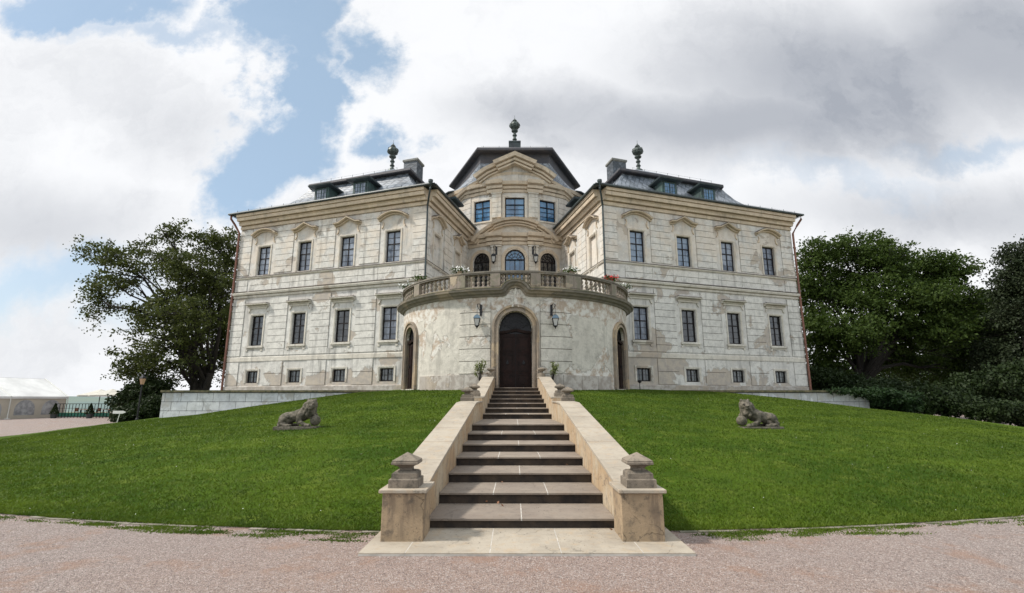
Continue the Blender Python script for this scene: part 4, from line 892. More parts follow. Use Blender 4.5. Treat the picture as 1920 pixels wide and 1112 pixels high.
wall_lantern('hanging glass lantern on the drum wall to the left of the main door', (-1.8, yl - .16, 5.66), 1, 1.1)
wall_lantern('hanging glass lantern on the drum wall to the right of the main door', (1.86, yl - .16, 5.66), -1, 1.1)
ys = CC[1] - math.sqrt((CR + .2) ** 2 - 1.5 ** 2)
wall_lantern('small black lantern on the pilaster left of the blue upper arched window', (-1.62, ys - .1, 12.6), 1, 1.35, dark=True)
wall_lantern('small black lantern on the pilaster right of the blue upper arched window', (1.58, ys - .1, 12.6), -1, 1.35, dark=True)
# ================================================================== RETAINING WALLS AND TERRACE
b = MB(); b.add([(x, y, 2.2) for x, y in ((-20, 29.3), (-7.0, 28.9), (-6, 31), (6, 31), (7.0, 28.9), (20, 29.3), (22, 46), (-22, 46))], [tuple(range(8))]); tag(b.build('terrace', M['earth']), kind='structure')
for sg in (-1, 1):
    o = thing('retaining_wall', 'pale stone block retaining wall with dark joints %s' % ('beside the lawn left of the palace' if sg < 0 else 'ending in ivy right of the palace'), 'wall', (sg * 13.4, 29, 0))
    loc = lambda p: (p[0] - sg * 13.4, p[1] - 29, p[2])
    def seg(p, q, nm):
        L_ = math.hypot(q[0] - p[0], q[1] - p[1]); dx = ((q[0] - p[0]) / L_, (q[1] - p[1]) / L_); nn = (dx[1], -dx[0]) if sg > 0 else (-dx[1], dx[0])
        if nn[1] > .5: nn = (-nn[0], -nn[1])
        mp = lambda s, z, o_: loc((p[0] + dx[0] * s + nn[0] * o_, p[1] + dx[1] * s + nn[1] * o_, z))
        b = MB(mp); b.box(0, L_, -.2, 2.12, -.5, 0); b.build('wall_core', M['soffit'], o)
        b = MB(mp); row = 0; z = .1
        while z < 2.1:
            s = -.0 if row % 2 else -.4
            while s < L_ - .05:
                w_ = .92; b.box(max(0, s) + .012, min(L_, s + w_) - .012, z + .012, min(z + .5, 2.13) - .012, -.02, .04); s += w_
            z += .5; row += 1
        b.build('stone_facing', M['whitestone'], o)
        b = MB(mp); b.box(-.08, L_ + .08, 2.125, 2.24, -.6, .12); b.build('coping', M['moss'], o)
    seg((sg * 6.95, 28.75), (sg * 20.0, 29.0), 'a'); seg((sg * 20.0, 29.0), (sg * 22.0, 41.0), 'b')
# ================================================================== FOLIAGE
def rot_quads(c, size, n, aspect=.6, flat=0.0):
    """n random leaf quads at centres c (n,3)"""
    a = RNG.normal(size=(n, 3)); a /= np.linalg.norm(a, axis=1)[:, None]
    nrm = RNG.normal(size=(n, 3)); nrm[:, 2] = nrm[:, 2] * (1 - flat) + flat * 2
    b_ = np.cross(a, nrm); b_ /= np.linalg.norm(b_, axis=1)[:, None] + 1e-9; a = np.cross(b_, nrm); a /= np.linalg.norm(a, axis=1)[:, None] + 1e-9
    s = (size * RNG.uniform(.6, 1.3, n))[:, None]
    V = np.stack([c - a * s, c + b_ * s * aspect, c + a * s, c - b_ * s * aspect], 1)
    return V.reshape(-1, 3)
def cloud_pts(blobs, n, shell=.55):
    vol = np.array([b_[3] * b_[4] * b_[5] for b_ in blobs]) ** .8; k = RNG.choice(len(blobs), n, p=vol / vol.sum()); B = np.array(blobs)[k]
    v = RNG.normal(size=(n, 3)); v /= np.linalg.norm(v, axis=1)[:, None]
    rr = RNG.uniform(shell ** 3, 1, n) ** (1 / 3) * RNG.choice([1, 1.05, .7, 1.22, 1.4], n, p=[.3, .25, .22, .15, .08])
    return B[:, :3] + v * B[:, 3:6] * rr[:, None]
def clumped(blobs, nc, per, cr, shell=.3):
    c = cloud_pts(blobs, nc, shell); c = np.repeat(c, per, 0); off = RNG.normal(size=c.shape) * cr; off[:, 2] *= .8
    return c + off
def sprays(blobs, nc, per, cr, base, mb):
    vol = np.array([q[3] * q[5] for q in blobs]); k = RNG.choice(len(blobs), nc, p=vol / vol.sum()); B = np.array(blobs)[k]
    v = RNG.normal(size=(nc, 3)); v /= np.linalg.norm(v, axis=1)[:, None]
    c = B[:, :3] + v * B[:, 3:6] * np.array([1.15, 1.1, 1.3]) * (RNG.random(nc) ** .5 * 1.12)[:, None]
    for i in RNG.choice(nc, min(nc, 420), False):
        p = B[i, :3] * .65 + c[i] * .35; mb.tube([p - base, (p + c[i]) / 2 + RNG.normal(size=3) * .12 - base, c[i] - base], 1, 4, taper=[.035, .025, .01])
    ax = np.repeat(v * np.array([1, 1, .35]) + RNG.normal(size=(nc, 3)) * .35, per, 0); ax /= np.linalg.norm(ax, axis=1)[:, None]
    sc_ = np.repeat(RNG.uniform(.6, 1.35, nc), per)[:, None]
    off = RNG.normal(size=(nc * per, 3)) * cr * np.array([1, 1, .62]) * sc_ + ax * (RNG.normal(size=(nc * per, 1)) * cr * 1.1)
    off[:, 2] -= .25 * np.linalg.norm(off[:, :2], axis=1)
    return np.repeat(c, per, 0) + off
def tree(name, label, cat, base, limbs, blobs, mleaf, nc, per, cr, size, group=None, trunk_r=.5, multi=1):
    o = thing(name, label, cat, base, 0, group); b = MB(); base = np.array(base)
    th = limbs['h']
    for q in range(multi):
        lean = (0, 0) if multi == 1 else ((q - (multi - 1) / 2) * .55, RNG.uniform(-.5, .5))
        tp = [(lean[0] * .35 * f * 3, lean[1] * f, th * f) for f in (0, .15, .4, .7, 1)]
        b.tube(tp, 1, 9, taper=[trunk_r * k for k in (1.5, 1.05, .9, .8, .7)])
    for bl in blobs:
        t0 = np.array([0, 0, th * RNG.uniform(.55, 1)]); t0[0] += (RNG.integers(multi) - (multi - 1) / 2) * .55 if multi > 1 else 0
        e_ = np.array(bl[:3]) - base; L_ = np.linalg.norm(e_ - t0)
        pts = [t0 + (e_ - t0) * f + np.array([0, 0, .16 * L_ * math.sin(f * math.pi)]) + RNG.normal(size=3) * .04 * L_ * (0 < f < 1) for f in np.linspace(0, 1, 6)]
        r0 = min(trunk_r * .5, .026 * L_ + .04); b.tube(pts, 1, 6, taper=list(np.linspace(r0, .04, 6)))
        for _ in range(5):
            i = RNG.integers(2, 6); p = pts[i]; q = e_ + RNG.normal(size=3) * np.array(bl[3:6]) * .6
            b.tube([p, (p + q) / 2 + RNG.normal(size=3) * .15, q], 1, 4, taper=[.06, .04, .015])
    C_ = sprays(blobs, nc, per, cr, base, b); b.build('trunk', M['bark'], o, smooth=True); V = rot_quads(C_ - base, size, len(C_)); np_mesh('crown', V, 4, M[mleaf], o)
    return o
def P3(u, v, Y):      # survey helper: a bearing and a distance to a point
    c = px2u(u, v); return (-.08 + c[0] * Y, Y, 1.76 + c[1] * Y)
def shatter(bl, n=3):
    out = []
    for x, y, z, a, b_, c in bl:
        for _ in range(n):
            v = RNG.normal(size=3) * .55; f = RNG.uniform(.42, .68); out.append((x + v[0] * a, y + v[1] * b_, z + v[2] * c, a * f, b_ * f, max(c, a * .8) * f))
    return out
def blobs_from(lst, k):   # (u, v, Y, half width px, half height px)
    out = []
    for u, v, Y, ru, rv in lst:
        p = P3(u, v, Y); s = Y / 960.; out.append((p[0], p[1], p[2], ru * s, max(1.2, ru * s * .9), rv * s))
    return out
bl = blobs_from([(200, 470, 46, 42, 22), (250, 500, 45, 45, 25), (185, 560, 47, 22, 40), (215, 530, 44, 40, 16), (320, 440, 46, 30, 22), (300, 480, 48, 50, 24), (345, 500, 45, 40, 30), (400, 450, 48, 35, 32), (430, 490, 50, 40, 45),
                 (390, 530, 46, 45, 35), (310, 560, 44, 45, 22), (350, 590, 43, 60, 28), (420, 590, 48, 40, 45), (280, 620, 44, 40, 24), (330, 650, 43, 55, 28), (260, 670, 45, 34, 28), (400, 660, 48, 40, 40), (240, 705, 46, 20, 18), (300, 700, 46, 40, 20),
                 (270, 590, 47, 25, 20), (440, 640, 50, 25, 50), (365, 560, 50, 60, 60)], 1)
tree('deciduous_tree', 'wide spreading dark tree with many trunks left of the palace', 'tree', (-28.3, 46, 0), {'h': 4.0}, bl, 'leafl', 1050, 50, .30, .125, trunk_r=.36, multi=4)
bl = blobs_from([(1530, 480, 46, 35, 25), (1600, 470, 46, 50, 25), (1660, 490, 45, 50, 30), (1720, 500, 46, 45, 25), (1770, 510, 46, 45, 25), (1520, 540, 46, 30, 40), (1580, 540, 47, 50, 35), (1650, 560, 44, 60, 35), (1730, 560, 44, 60, 30), (1800, 570, 46, 50, 30),
                 (1530, 610, 45, 35, 35), (1600, 620, 43, 55, 28), (1680, 620, 46, 60, 25), (1760, 620, 44, 60, 26), (1830, 600, 46, 35, 24), (1540, 680, 46, 35, 30), (1830, 660, 46, 40, 30), (1710, 680, 49, 60, 18), (1800, 700, 47, 50, 20), (1650, 660, 50, 40, 25)], 1)
tree('deciduous_tree', 'broad rounded green tree right of the palace behind the ivy', 'tree', (30.6, 45, 0), {'h': 4.4}, bl, 'leaf', 2050, 54, .30, .13, trunk_r=.4)
bl = blobs_from([(1905, 480, 40, 22, 20), (1925, 520, 40, 45, 22), (1900, 545, 41, 32, 14), (1950, 570, 40, 60, 30), (1905, 600, 41, 50, 24), (1940, 650, 41, 70, 30), (1890, 680, 42, 45, 24), (1960, 460, 40, 30, 20), (1990, 540, 40, 40, 60)], 1)
tree('pine_tree', 'dark layered pine cut off by the right edge of the view', 'pine', (41, 40, 0), {'h': 8}, bl, 'needle', 1500, 60, .26, .10, trunk_r=.4)
bl = blobs_from([(1820, 670, 60, 60, 50), (1870, 610, 60, 50, 50), (1790, 630, 61, 50, 40), (1700, 720, 62, 80, 30), (1900, 700, 60, 60, 50), (1580, 720, 62, 60, 30)], 1)
tree('deciduous_tree', 'far low tree behind the broad green tree on the right', 'tree', (50, 61, 0), {'h': 2.0}, bl, 'leafd', 1500, 46, .42, .18, trunk_r=.35)
def shrub(name, label, lst, ml, nc, per, cr, size, cat='shrub', group=None, base=None):
    bl = blobs_from(lst, 1); c = np.array(bl)[:, :3].mean(0); o = thing(name, label, cat, (c[0], c[1], 0), 0, group)
    b = MB()
    if name == 'ivy':
        for q in bl: b.tube([(q[0] - c[0], q[1] - c[1] + .1, q[2] - .5), (q[0] - c[0] + .1, q[1] - c[1] + .1, q[2])], .02, 4)
    for q in (bl if name != 'ivy' else []):
        b.tube([(0, 0, 0), ((q[0] - c[0]) * .5, (q[1] - c[1]) * .5, q[2] * .5), (q[0] - c[0], q[1] - c[1], q[2])], 1, 5, taper=[.09, .05, .02])
    b.build('stem', M['bark'], o)
    C_ = clumped(bl, nc, per, cr, .6); C_[:, 2] = np.maximum(C_[:, 2], .03); np_mesh('foliage', rot_quads(C_ - np.array([c[0], c[1], 0]), size, len(C_)), 4, M[ml], o)
    return o
shrub('shrub', 'dark dense bush at the foot of the broad right tree', [(1710, 750, 36, 50, 26), (1770, 755, 36, 50, 22), (1650, 735, 38, 40, 20)], 'leafd', 420, 34, .2, .11, group='shrubs right of the palace')
shrub('shrub', 'low dark rounded bush at the right edge of the lawn', [(1870, 772, 33, 45, 16), (1910, 775, 33, 40, 16), (1950, 775, 33, 45, 18)], 'leafd', 380, 34, .16, .09, group='shrubs right of the palace')
shrub('shrub', 'tall dark evergreen bush in front of the pine', [(1860, 725, 38, 60, 30), (1920, 720, 38, 50, 40), (1800, 740, 38, 40, 26)], 'leafd', 520, 34, .22, .12, group='shrubs right of the palace')
shrub('shrub', 'dark bush between the palace corner and the right tree trunk', [(1545, 715, 42, 35, 22), (1590, 722, 42, 35, 18)], 'leafd', 260, 34, .2, .12, group='shrubs right of the palace')
shrub('ivy', 'glossy ivy tumbling over the end of the right retaining wall', [(1630, 738, 28.9, 40, 8), (1655, 748, 29.2, 36, 18), (1685, 756, 29.5, 32, 20), (1585, 734, 28.85, 24, 3)], 'ivy', 520, 26, .09, .07, cat='ivy')
shrub('hedge', 'dark green hedge beside the white arrow sign', [(245, 778, 41, 26, 14), (270, 770, 41, 24, 16), (292, 765, 41, 20, 18)], 'leafd', 420, 30, .18, .10, cat='hedge')
shrub('shrub', 'rounded bush behind the hedge under the left tree', [(262, 735, 44, 26, 20), (290, 735, 44, 24, 22), (235, 752, 44, 18, 12)], 'leafd', 300, 30, .2, .12)
# potted oleanders beside the door
for q, lab in ((-1, 'leafy potted oleander left of the main door'), (1, 'leafy potted oleander right of the main door')):
    o = thing('potted_plant', lab, 'plant', (q * 1.62 + .03, 22.75, 2.1), 0, 'potted plants beside the door')
    b = MB(); b.lathe([(.12, 0), (.17, .28), (.18, .30), (.15, .30), (.0, .28)], (0, 0, 0), 12); b.build('pot', M['sandstone'], o)
    b = MB(); lv = []
    for k in range(9):
        th = RNG.uniform(0, 6.28); rr_ = RNG.uniform(.05, .38); h = RNG.uniform(.8, 1.35) - rr_ * .5
        pts = [np.array([0, 0, .28]), np.array([math.cos(th) * rr_ * .4, math.sin(th) * rr_ * .4, .28 + h * .5]), np.array([math.cos(th) * rr_, math.sin(th) * rr_, .2 + h])]
        b.tube(pts, .012, 4)
        for j in range(15):
            f = RNG.uniform(.35, 1); p = pts[1] + (pts[2] - pts[1]) * f; lv.append(p + RNG.normal(size=3) * .04)
    b.build('stem', M['bark'], o); np_mesh('foliage', rot_quads(np.array(lv), .11, len(lv), .22), 4, M['plantleaf'], o)
# flower pots on the balustrade
for a, colr, lab in ((-25.2, 'petalw', 'pot of white flowers on the balustrade pier left of centre'), (25.5, 'petalw', 'pot of white flowers on the balustrade pier right of centre'), (51, 'petalr', 'pot of red flowers on the right balustrade'),
                     (-50.5, None, 'green potted plant on the left balustrade pier'), (-70, 'petalw', 'pale flowers at the far left end of the balustrade'), (70, 'petalw', 'pale flowers at the far right end of the balustrade')):
    p = (DC[0] + 6.45 * math.sin(R(a)), DC[1] - 6.45 * math.cos(R(a)), 7.742); o = thing('flower_pot', lab, 'flower pot', p, 0, 'flower pots on the balustrade')
    b = MB(); b.lathe([(.10, 0), (.14, .12), (.15, .14), (.12, .14), (0, .12)], (0, 0, 0), 10); b.build('pot', M['sandstone'], o)
    n = 200; c = RNG.normal(size=(n, 3)) * np.array([.2, .14, .07]) + np.array([0, 0, .2]); np_mesh('foliage', rot_quads(c, .05, n, .6), 4, M['leaf'], o)
    if colr: n = 90; c = RNG.normal(size=(n, 3)) * np.array([.2, .14, .06]) + np.array([0, -.03, .26]); np_mesh('blossom', rot_quads(c, .045, n, .9), 4, M[colr], o)
# ================================================================== LIONS
def lion(label, loc, flip, rz):
    o = thing('lion_statue', label, 'statue', loc, rz, 'crouching stone lions on the lawn'); fx = flip
    bm = bmesh.new()
    def ell(c, r, rot=(0, 0, 0)):
        from mathutils import Matrix, Euler
        g = bmesh.ops.create_icosphere(bm, subdivisions=3, radius=1)
        m = Matrix.Translation((c[0] * fx, c[1], c[2])) @ Euler((rot[0], rot[1] * fx, rot[2] * fx)).to_matrix().to_4x4() @ Matrix.Diagonal((*r, 1)); bmesh.ops.transform(bm, matrix=m, verts=g['verts'])
    def limb(pts, rs):
        for (p, q, r0, r1) in zip(pts[:-1], pts[1:], rs[:-1], rs[1:]):
            p, q = Vector(p), Vector(q)
            for k in range(7): f = k / 6; c = p.lerp(q, f); r = r0 + (r1 - r0) * f; ell(c, (r, r, r))
    # body: haunch at -x, head at +x (before flip)
    limb([(-.36, 0, .24), (-.12, 0, .29), (.10, 0, .34), (.26, 0, .45)], [.165, .15, .18, .17])
    ell((-.36, -.10, .20), (.17, .09, .17)); ell((-.36, .10, .20), (.17, .09, .17))         # haunches
    limb([(-.28, -.14, .28), (-.46, -.16, .12), (-.30, -.18, .06), (-.14, -.19, .05)], [.08, .06, .045, .05])    # hind leg folded
    limb([(-.28, .14, .28), (-.46, .16, .12), (-.30, .18, .06), (-.14, .19, .05)], [.08, .06, .045, .05])
    limb([(.12, -.14, .34), (.08, -.17, .18), (.30, -.19, .07), (.40, -.19, .055)], [.09, .06, .05, .06])        # near fore leg
    limb([(.20, .13, .36), (.32, .14, .30), (.44, .08, .33)], [.09, .06, .06])                                 # far fore leg on the ball
    ell((.36, -.02, .60), (.155, .16, .165)); ell((.28, 0, .52), (.19, .19, .20)); ell((.33, -.03, .40), (.13, .14, .17))   # head and mane
    ell((.40, -.13, .565), (.085, .10, .07)); ell((.40, -.16, .515), (.06, .07, .045)); ell((.40, -.225, .585), (.03, .03, .022))   # muzzle, jaw, nose
    ell((.26, -.04, .735), (.04, .03, .045)); ell((.46, -.02, .735), (.04, .03, .045))     # ears
    ell((.34, -.155, .645), (.035, .025, .02)); ell((.46, -.145, .645), (.035, .025, .02))   # brow ridges
    for k in range(26):                                                                  # mane locks
        a = k * 2.4; ell((.31 + .14 * math.cos(a), -.02 + .15 * math.sin(a), .34 + .009 * k), (.045, .045, .08))
    limb([(-.50, .02, .18), (-.56, -.06, .08), (-.46, -.20, .05)], [.03, .028, .03])
    me = bpy.data.meshes.new('lion_figure'); bm.to_mesh(me); bm.free(); me.materials.append(M['lionstone']); o.scale = (1.08,) * 3; f = bpy.data.objects.new('lion_figure', me); COL.objects.link(f); f.parent = o
    rm = f.modifiers.new('remesh', 'REMESH'); rm.mode = 'VOXEL'; rm.voxel_size = .014; rm.use_smooth_shade = True
    tx = bpy.data.textures.new('chisel', 'CLOUDS'); tx.noise_scale = .06; dm = f.modifiers.new('worn', 'DISPLACE'); dm.texture = tx; dm.strength = .03
    for q in (.34, .46):
        b = MB(); b.lathe([(.0, -.02), (.02, -.01), (.02, .01), (0, .02)], (q * fx, -.168, .615), 8); b.build('eye', M['riser'], f)
    b = MB(); b.lathe([(.14 * math.sin(math.pi * k / 14) + .001, -.14 * math.cos(math.pi * k / 14)) for k in range(15)], (.49 * fx, -.02, .19), 20); b.build('stone_ball', M['lionstone'], o, smooth=True)
    b = MB(); b.loft([[(x * 1.0 + RNG.normal() * .01, y, z) for x, y in ((-.58, -.26), (-.2, -.29), (.3, -.30), (.60, -.24), (.60, .22), (.1, .26), (-.58, .22))] for z in (-.22, 0.0, .03)]); b.build('statue_base', M['lionstone'], o, bevel=.012)
    return o
lz = lawn_z(-6.0, 13.6)
lion('mossy stone lion crouching on the left lawn with its head to the right', (-6.5, 15.4, lawn_z(-6.5, 15.3) + .04), 1, R(-6))
lion('mossy stone lion crouching on the right lawn with its head to the left', (7.2, 15.4, lawn_z(7.2, 15.3) + .0), -1, R(8))
# ================================================================== TENT, CAFE, LAMP POSTS, SIGN
o = thing('party_tent', 'white roofed party tent with beige walls and arched clear windows', 'tent', (-46, 46.5, 0))
TU = Vector((-.16, -.987, 0)); TW = Vector((-.987, .16, 0))
o.location = (-44.2, 50.6, 0); TD, EZ, RZ, TLN = 3.1, 1.98, 3.72, 20.0
def tl(u, w, z): p = TU * u + TW * w; return (p.x, p.y, z)
b = MB(tl); b.quad((0, 0, EZ), (TLN, 0, EZ), (TLN, TD, RZ), (0, TD, RZ)); b.quad((0, 2 * TD, EZ), (TLN, 2 * TD, EZ), (TLN, TD, RZ + .01), (0, TD, RZ + .01)); b.quad((0, -.02, EZ), (TLN, -.02, EZ), (TLN, -.02, EZ - .2), (0, -.02, EZ - .2)); b.build('tent_roof', M['white'], o)
b = MB(tl); b.box(0.05, TLN, .06, .10, 0, EZ); b.box(.05, .09, .1, 2 * TD, 0, EZ); b.quad((.05, 0, EZ), (.05, 2 * TD, EZ), (.05, TD, RZ)); b.build('tent_wall', M['tentwall'], o)
for k in range(8):
    xc = (k // 2) * 5 + (1.35 if k % 2 == 0 else 3.65)
    b = MB(lambda s, z, q, xc=xc: tl(xc + s, .055 - q, z)); pts = [(-.85, .3), (.85, .3)] + arc(0, .82, .85, 0, 180, 12); b.add([(p[0], p[1], .0) for p in pts], [tuple(range(len(pts)))]); b.build('tent_window', M['tentwin'], o)
for k in range(5):
    b = MB(tl); b.tube([(k * 5, -.04, 0), (k * 5, -.04, EZ), (k * 5, TD, RZ + .03)], .05, 6); b.lathe([(.22, 0), (.22, .04), (.05, .08)], (k * 5, -.04, 0), 8); b.build('tent_pole', M['signwhite'], o)
def umbrella():
    o = thing('parasol', 'x', 'parasol', (0, 0, 0), 0, 'white parasols of the garden cafe')
    b = MB(); q = math.pi / 8; b.lathe([(1.9, 2.0), (1.95, 2.02), (1.95, 2.14), (1.0, 2.42), (.25, 2.66), (.0, 2.75)], (0, 0, 0), 8, q); b.build('canopy', M['canopy'], o)
    b = MB(); b.tube([(0, 0, 0), (0, 0, 2.7)], .04, 6); b.build('pole', M['iron'], o); b = MB(); b.lathe([(.3, 0), (.3, .08), (.06, .12)], (0, 0, 0), 10); b.build('base', M['iron'], o); return o
u0 = umbrella()
for k, (x, y, lab) in enumerate([(-43.4, 53.5, 'white parasol half behind the end of the party tent'), (-40.6, 51.5, 'white parasol nearest the middle of the cafe'), (-42.0, 56, 'white parasol at the back of the cafe'), (-37.2, 49.5, 'white parasol at the right end of the cafe above the hedge'), (-38.8, 53, 'white parasol just behind the rightmost parasol')]):
    o = u0 if k == 0 else copy_tree(u0); o.location = (x, y, 0 if k != 4 else .1); o['label'] = lab
o = thing('railing', 'dark cafe railing with green panels behind the gravel', 'railing', (-39.4, 48.4, 0))
b = MB(); b.box(-3.8, 3.4, -.03, .03, 1.28, 1.33)
b.box(-3.8, 3.4, -.02, .02, .88, .91); b.box(-3.8, 3.4, -.02, .02, .1, .14)
for k in range(25): b.box(-3.8 + k * .3, -3.77 + k * .3, -.02, .02, 0, 1.28)
b.build('rail_frame', M['iron'], o); b = MB(); b.box(-3.7, 3.3, .04, .06, .12, .48); b.build('green_panel', M['greenpanel'], o)
for x, lab in ((-42.6, 'conical potted evergreen nearest the party tent'), (-39.3, 'conical potted evergreen in the middle of the cafe railing'), (-36.1, 'conical potted evergreen at the hedge end of the cafe railing')):
    o2 = thing('potted_conifer', lab, 'plant', (x, 47.6, 0), 0, 'potted evergreens along the cafe railing'); b = MB(); b.lathe([(.22, 0), (.28, .4), (.24, .4), (0, .38)], (0, 0, 0), 10); b.build('pot', M['bin'], o2)
    n = 900; hz_ = RNG.uniform(0, 1, n); aa_ = RNG.uniform(0, 6.28, n); rr_ = (1 - hz_) * .34 * RNG.uniform(.6, 1.1, n) + .02; np_mesh('foliage', rot_quads(np.stack([rr_ * np.cos(aa_), rr_ * np.sin(aa_), .4 + hz_ * .95], 1), .06, n), 4, M['leafd'], o2)
def chair():
    o = thing('cafe_chair', 'x', 'chair', (0, 0, 0), 0, 'wooden chairs of the garden cafe')
    b = MB(); b.box(-.22, .22, -.22, .22, .42, .46); b.build('seat', M['wood'], o); b = MB(); b.box(-.22, .22, .18, .22, .55, .9); b.build('backrest', M['wood'], o)
    for x in (-.2, .2):
        for y in (-.2, .2): b = MB(); b.box(x - .02, x + .02, y - .02, y + .02, 0, .42 if y < 0 else .88); b.build('leg', M['wood'], o)
    return o
def table():
    o = thing('cafe_table', 'x', 'table', (0, 0, 0), 0, 'wooden tables of the garden cafe')
    b = MB(); b.box(-.6, .6, -.4, .4, .72, .76); b.build('tabletop', M['wood'], o)
    for x in (-.52, .52):
        for y in (-.32, .32): b = MB(); b.box(x - .03, x + .03, y - .03, y + .03, 0, .72); b.build('leg', M['iron'], o)
    return o
c0, t0 = chair(), table()
for k, (x, lab) in enumerate([(-41.6, 'brown cafe table nearest the party tent'), (-39.4, 'brown cafe table in the middle of the cafe'), (-37.2, 'brown cafe table nearest the hedge')]):
    o = t0 if k == 0 else copy_tree(t0); o.location = (x, 50.2, 0); o['label'] = lab
    for j, q in enumerate((-.9, .9)):
        c = c0 if k == 0 and j == 0 else copy_tree(c0); c.location = (x + q, 50.1, 0); c.rotation_euler = (0, 0, -math.copysign(1.57, q)); c['label'] = 'wooden chair %s of the %s' % ('left' if j == 0 else 'right', lab)
def post_lamp(label, loc, h, sc=1.0):
    o = thing('lamp_post', label, 'lamp post', loc); b = MB(); b.lathe([(.12, 0), (.11, .3), (.06, .4), (.05, h * .6), (.04, h), (.1, h + .02), (.1, h + .06), (0, h + .07)], (0, 0, 0), 10); b.build('pole', M['iron'], o)
    b = MB(); b.lathe([(.12 * sc, h + .07), (.22 * sc, h + .07 + .42 * sc), (.2 * sc, h + .07 + .43 * sc)], (0, 0, 0), 6); b.build('lamp_glass', mat('amber lamp glass', (.42, .26, .16), .3), o)
    b = MB(); b.lathe([(.26 * sc, h + .5 * sc), (.2 * sc, h + .62 * sc), (.05, h + .72 * sc), (.03, h + .84 * sc), (0, h + .86 * sc)], (0, 0, 0), 6); b.build('lamp_hood', M['iron'], o); return o
p = P3(262, 748, 38); post_lamp('black lamp post with amber glass beside the hedge', (p[0], p[1], .0), 2.75, 1.0)
o = thing('garden_spotlight', 'small dark spotlight on a post at the right side of the drum', 'spotlight', (6.75, 27.6, 2.1)); b = MB(); b.tube([(0, 0, 0), (0, 0, .5)], .02, 5); b.build('post', M['iron'], o); b = MB(); b.lathe([(.03, .5), (.11, .56), (.12, .64), (.0, .64)], (0, 0, 0), 8); b.build('lamp_head', M['iron'], o)
gx, gy = P3(220, 790, 37)[:2]
o = thing('arrow_sign', 'white wooden arrow sign pointing right on a slim leaning post', 'sign', (gx, gy, 0)); b = MB(); b.tube([(-.05, 0, 0), (.1, 0, .85)], .03, 5); b.build('post', M['signwhite'], o)
b = MB(); pts = [(-.42, .72), (.32, .72), (.52, .82), (.32, .92), (-.42, .92)]; b.add([(x, -.04, z) for x, z in pts] + [(x, -.015, z) for x, z in pts], [tuple(range(5)), tuple(range(9, 4, -1))] + [(k, (k + 1) % 5, 5 + (k + 1) % 5, 5 + k) for k in range(5)]); b.build('arrow_board', M['signwhite'], o)
# ================================================================== GRASS BLADES, PEBBLES
def grass_at(r, a, h, w, lift=True):
    kk = np.interp(-np.degrees(a), [0, 22, 45, 60, 68, 83, 92], [1, .998, .95, .905, .885, .925, .98])
    x = LC[0] + r * kk * np.sin(a); y = LC[1] - r * kk * np.cos(a)
    k = ~((np.abs(x - .03) < 1.90 - (y - 7) * .035) & (y < 24)); x, y, r_ = x[k], y[k], r[k]
    z = np.array([lawn_z(p, q) for p, q in zip(x, y)]) if lift else np.zeros(len(x)); c = np.stack([x, y, z], 1); n = len(c); w = w[k] if hasattr(w, 'shape') else w
    th = RNG.uniform(0, 6.28, n); dx = np.stack([np.cos(th), np.sin(th), np.zeros(n)], 1) * (w * RNG.uniform(.6, 1.3, n))[:, None]
    hh = h * RNG.uniform(.4, 1.4, n); top = c + np.stack([RNG.normal(size=n) * hh * .6, RNG.normal(size=n) * hh * .6, hh], 1)
    return np.stack([c - dx, c + dx, top], 1).reshape(-1, 3)
n = 420000; rr_ = 30.8 - 17.5 * RNG.random(n) ** 1.7; aw = np.interp(rr_, [13, 24, 30.8], [1.35, 1.0, .62]); aa_ = RNG.uniform(-1, 1, n); aa_ = np.sign(aa_) * np.abs(aa_) ** 1.25 * aw
dist = np.interp(rr_, [13, 30.8], [24, 7.5]) + np.abs(aa_) * 10; V = grass_at(rr_, aa_, .034, .0009 * dist)
tag(np_mesh('grass', V, 3, M['blade']), 'short green grass blades on the lawn mound', 'grass', kind='stuff')
n = 700; rr_ = 30.6 - 14 * RNG.random(n) ** 1.3; aa_ = RNG.uniform(-.9, .9, n); fx_ = LC[0] + rr_ * np.sin(aa_); fy_ = LC[1] - rr_ * np.cos(aa_)
kk_ = (np.abs(fx_) > 2.1) & (np.sin(fx_ * 1.7) + np.cos(fy_ * 2.3) > -.2); fc_ = np.array([(p, q, lawn_z(p, q) + .03) for p, q in zip(fx_[kk_], fy_[kk_])])
tag(np_mesh('clover', rot_quads(fc_, .008, len(fc_), .8, .8), 4, M['petalw']), 'tiny white clover flowers dotted through the lawn', 'flowers', kind='stuff')
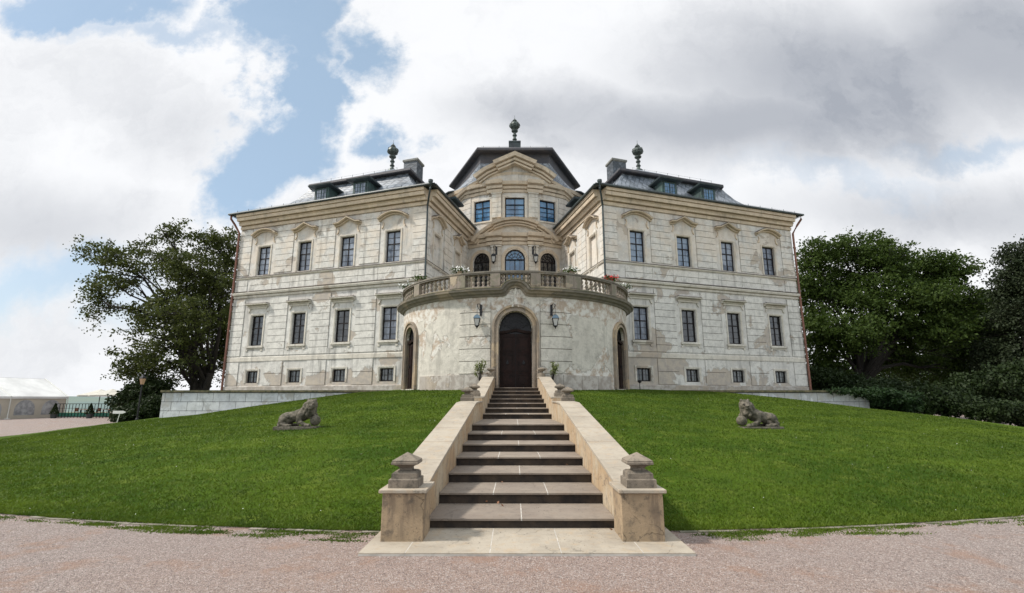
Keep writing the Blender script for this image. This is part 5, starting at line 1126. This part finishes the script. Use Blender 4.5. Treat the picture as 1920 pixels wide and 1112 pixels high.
# low weeds creeping over the edging stones into the gravel, in patches
pc = np.concatenate([RNG.uniform(-.36, .36, 70), RNG.uniform(-.2, -.07, 26), RNG.uniform(.07, .17, 22)]); pr = 30.86 + np.abs(RNG.normal(size=len(pc))) * .17
aa_ = np.repeat(pc, 170); rr_ = np.repeat(pr, 170); n = len(aa_); aa_ = aa_ + RNG.normal(size=n) * .0042; rr_ = np.maximum(rr_ + RNG.normal(size=n) * .035, 30.8)
tag(np_mesh('grass_fringe', grass_at(rr_, aa_, .018, .008, False), 3, M['blade']), 'low green weeds creeping out of the lawn edge over the gravel', 'grass', kind='stuff')
n = 26000
x = RNG.uniform(-9, 9, n); y = RNG.uniform(3.4, 8.4, n); k = (np.hypot(x, y - 38) > 30.85) & ~((np.abs(x - .07) < 1.95) & (y > 6.15)); x, y = x[k], y[k]; n = len(x)
s = RNG.uniform(.003, .0085, n) * (1 + (RNG.random(n) > .97) * .9); th = RNG.uniform(0, 6.28, n)
base = np.array([(math.cos(q), math.sin(q), 0) for q in (0, 1.57, 3.14, 4.71)])
ca, sa = np.cos(th), np.sin(th)
ring = np.stack([np.stack([(base[j, 0] * ca - base[j, 1] * sa * .7) * s + x, (base[j, 0] * sa + base[j, 1] * ca * .7) * s + y, np.full(n, .0)], 1) for j in range(4)], 1)
topv = np.stack([x, y, s * .9], 1)
tris = np.concatenate([np.stack([ring[:, j], ring[:, (j + 1) % 4], topv], 1) for j in range(4)], 0)
tag(np_mesh('pebbles', tris.reshape(-1, 3), 3, M['pebble']), 'loose small stones on the pink gravel', 'gravel', kind='stuff')
cr_ = []
for k in range(420):
    n_ = int(min(13, abs(RNG.normal()) * 3.5)) - 1; x = RNG.uniform(-1.0, 1.05)
    if n_ < 0: y_, z_ = RNG.uniform(6.3, 7.28), .036
    else: y_, z_ = step_y(n_) + RNG.beta(2.2, 1.2) * .9, (n_ + 1) * RIS + .001
    cr_.append((x, y_ - 8, z_))
cr_ = np.array(cr_); o = thing('leaf_litter', 'dark crumbs of leaf litter scattered on the stone steps', 'litter', (0, 8, 0)); o['kind'] = 'stuff'
v_ = rot_quads(cr_, .0075, len(cr_), .7, .8); v_[:, 2] = np.maximum(v_[:, 2], np.repeat(cr_[:, 2], 4) + .001); np_mesh('crumb', v_, 4, M['riser'], o)
# fallen leaves on the steps
o = thing('fallen_leaves', 'few dry brown leaves lying on the lower steps', 'leaves', (0, 8, 0)); o['kind'] = 'stuff'
cs = []
for (x, y_, z) in ((-.28, 9.0, 2), (.93, 10.0, 3), (-.5, 8.2, 1), (-.32, 8.1, 1), (-.25, 7.9, 1), (1.22, 7.18, 0)):
    cs.append((x, y_ - 8, z * RIS + .045 + (.01 if z else .01)))
np_mesh('leaf', rot_quads(np.array(cs), .03, len(cs), .6, .6), 4, M['wood'], o)
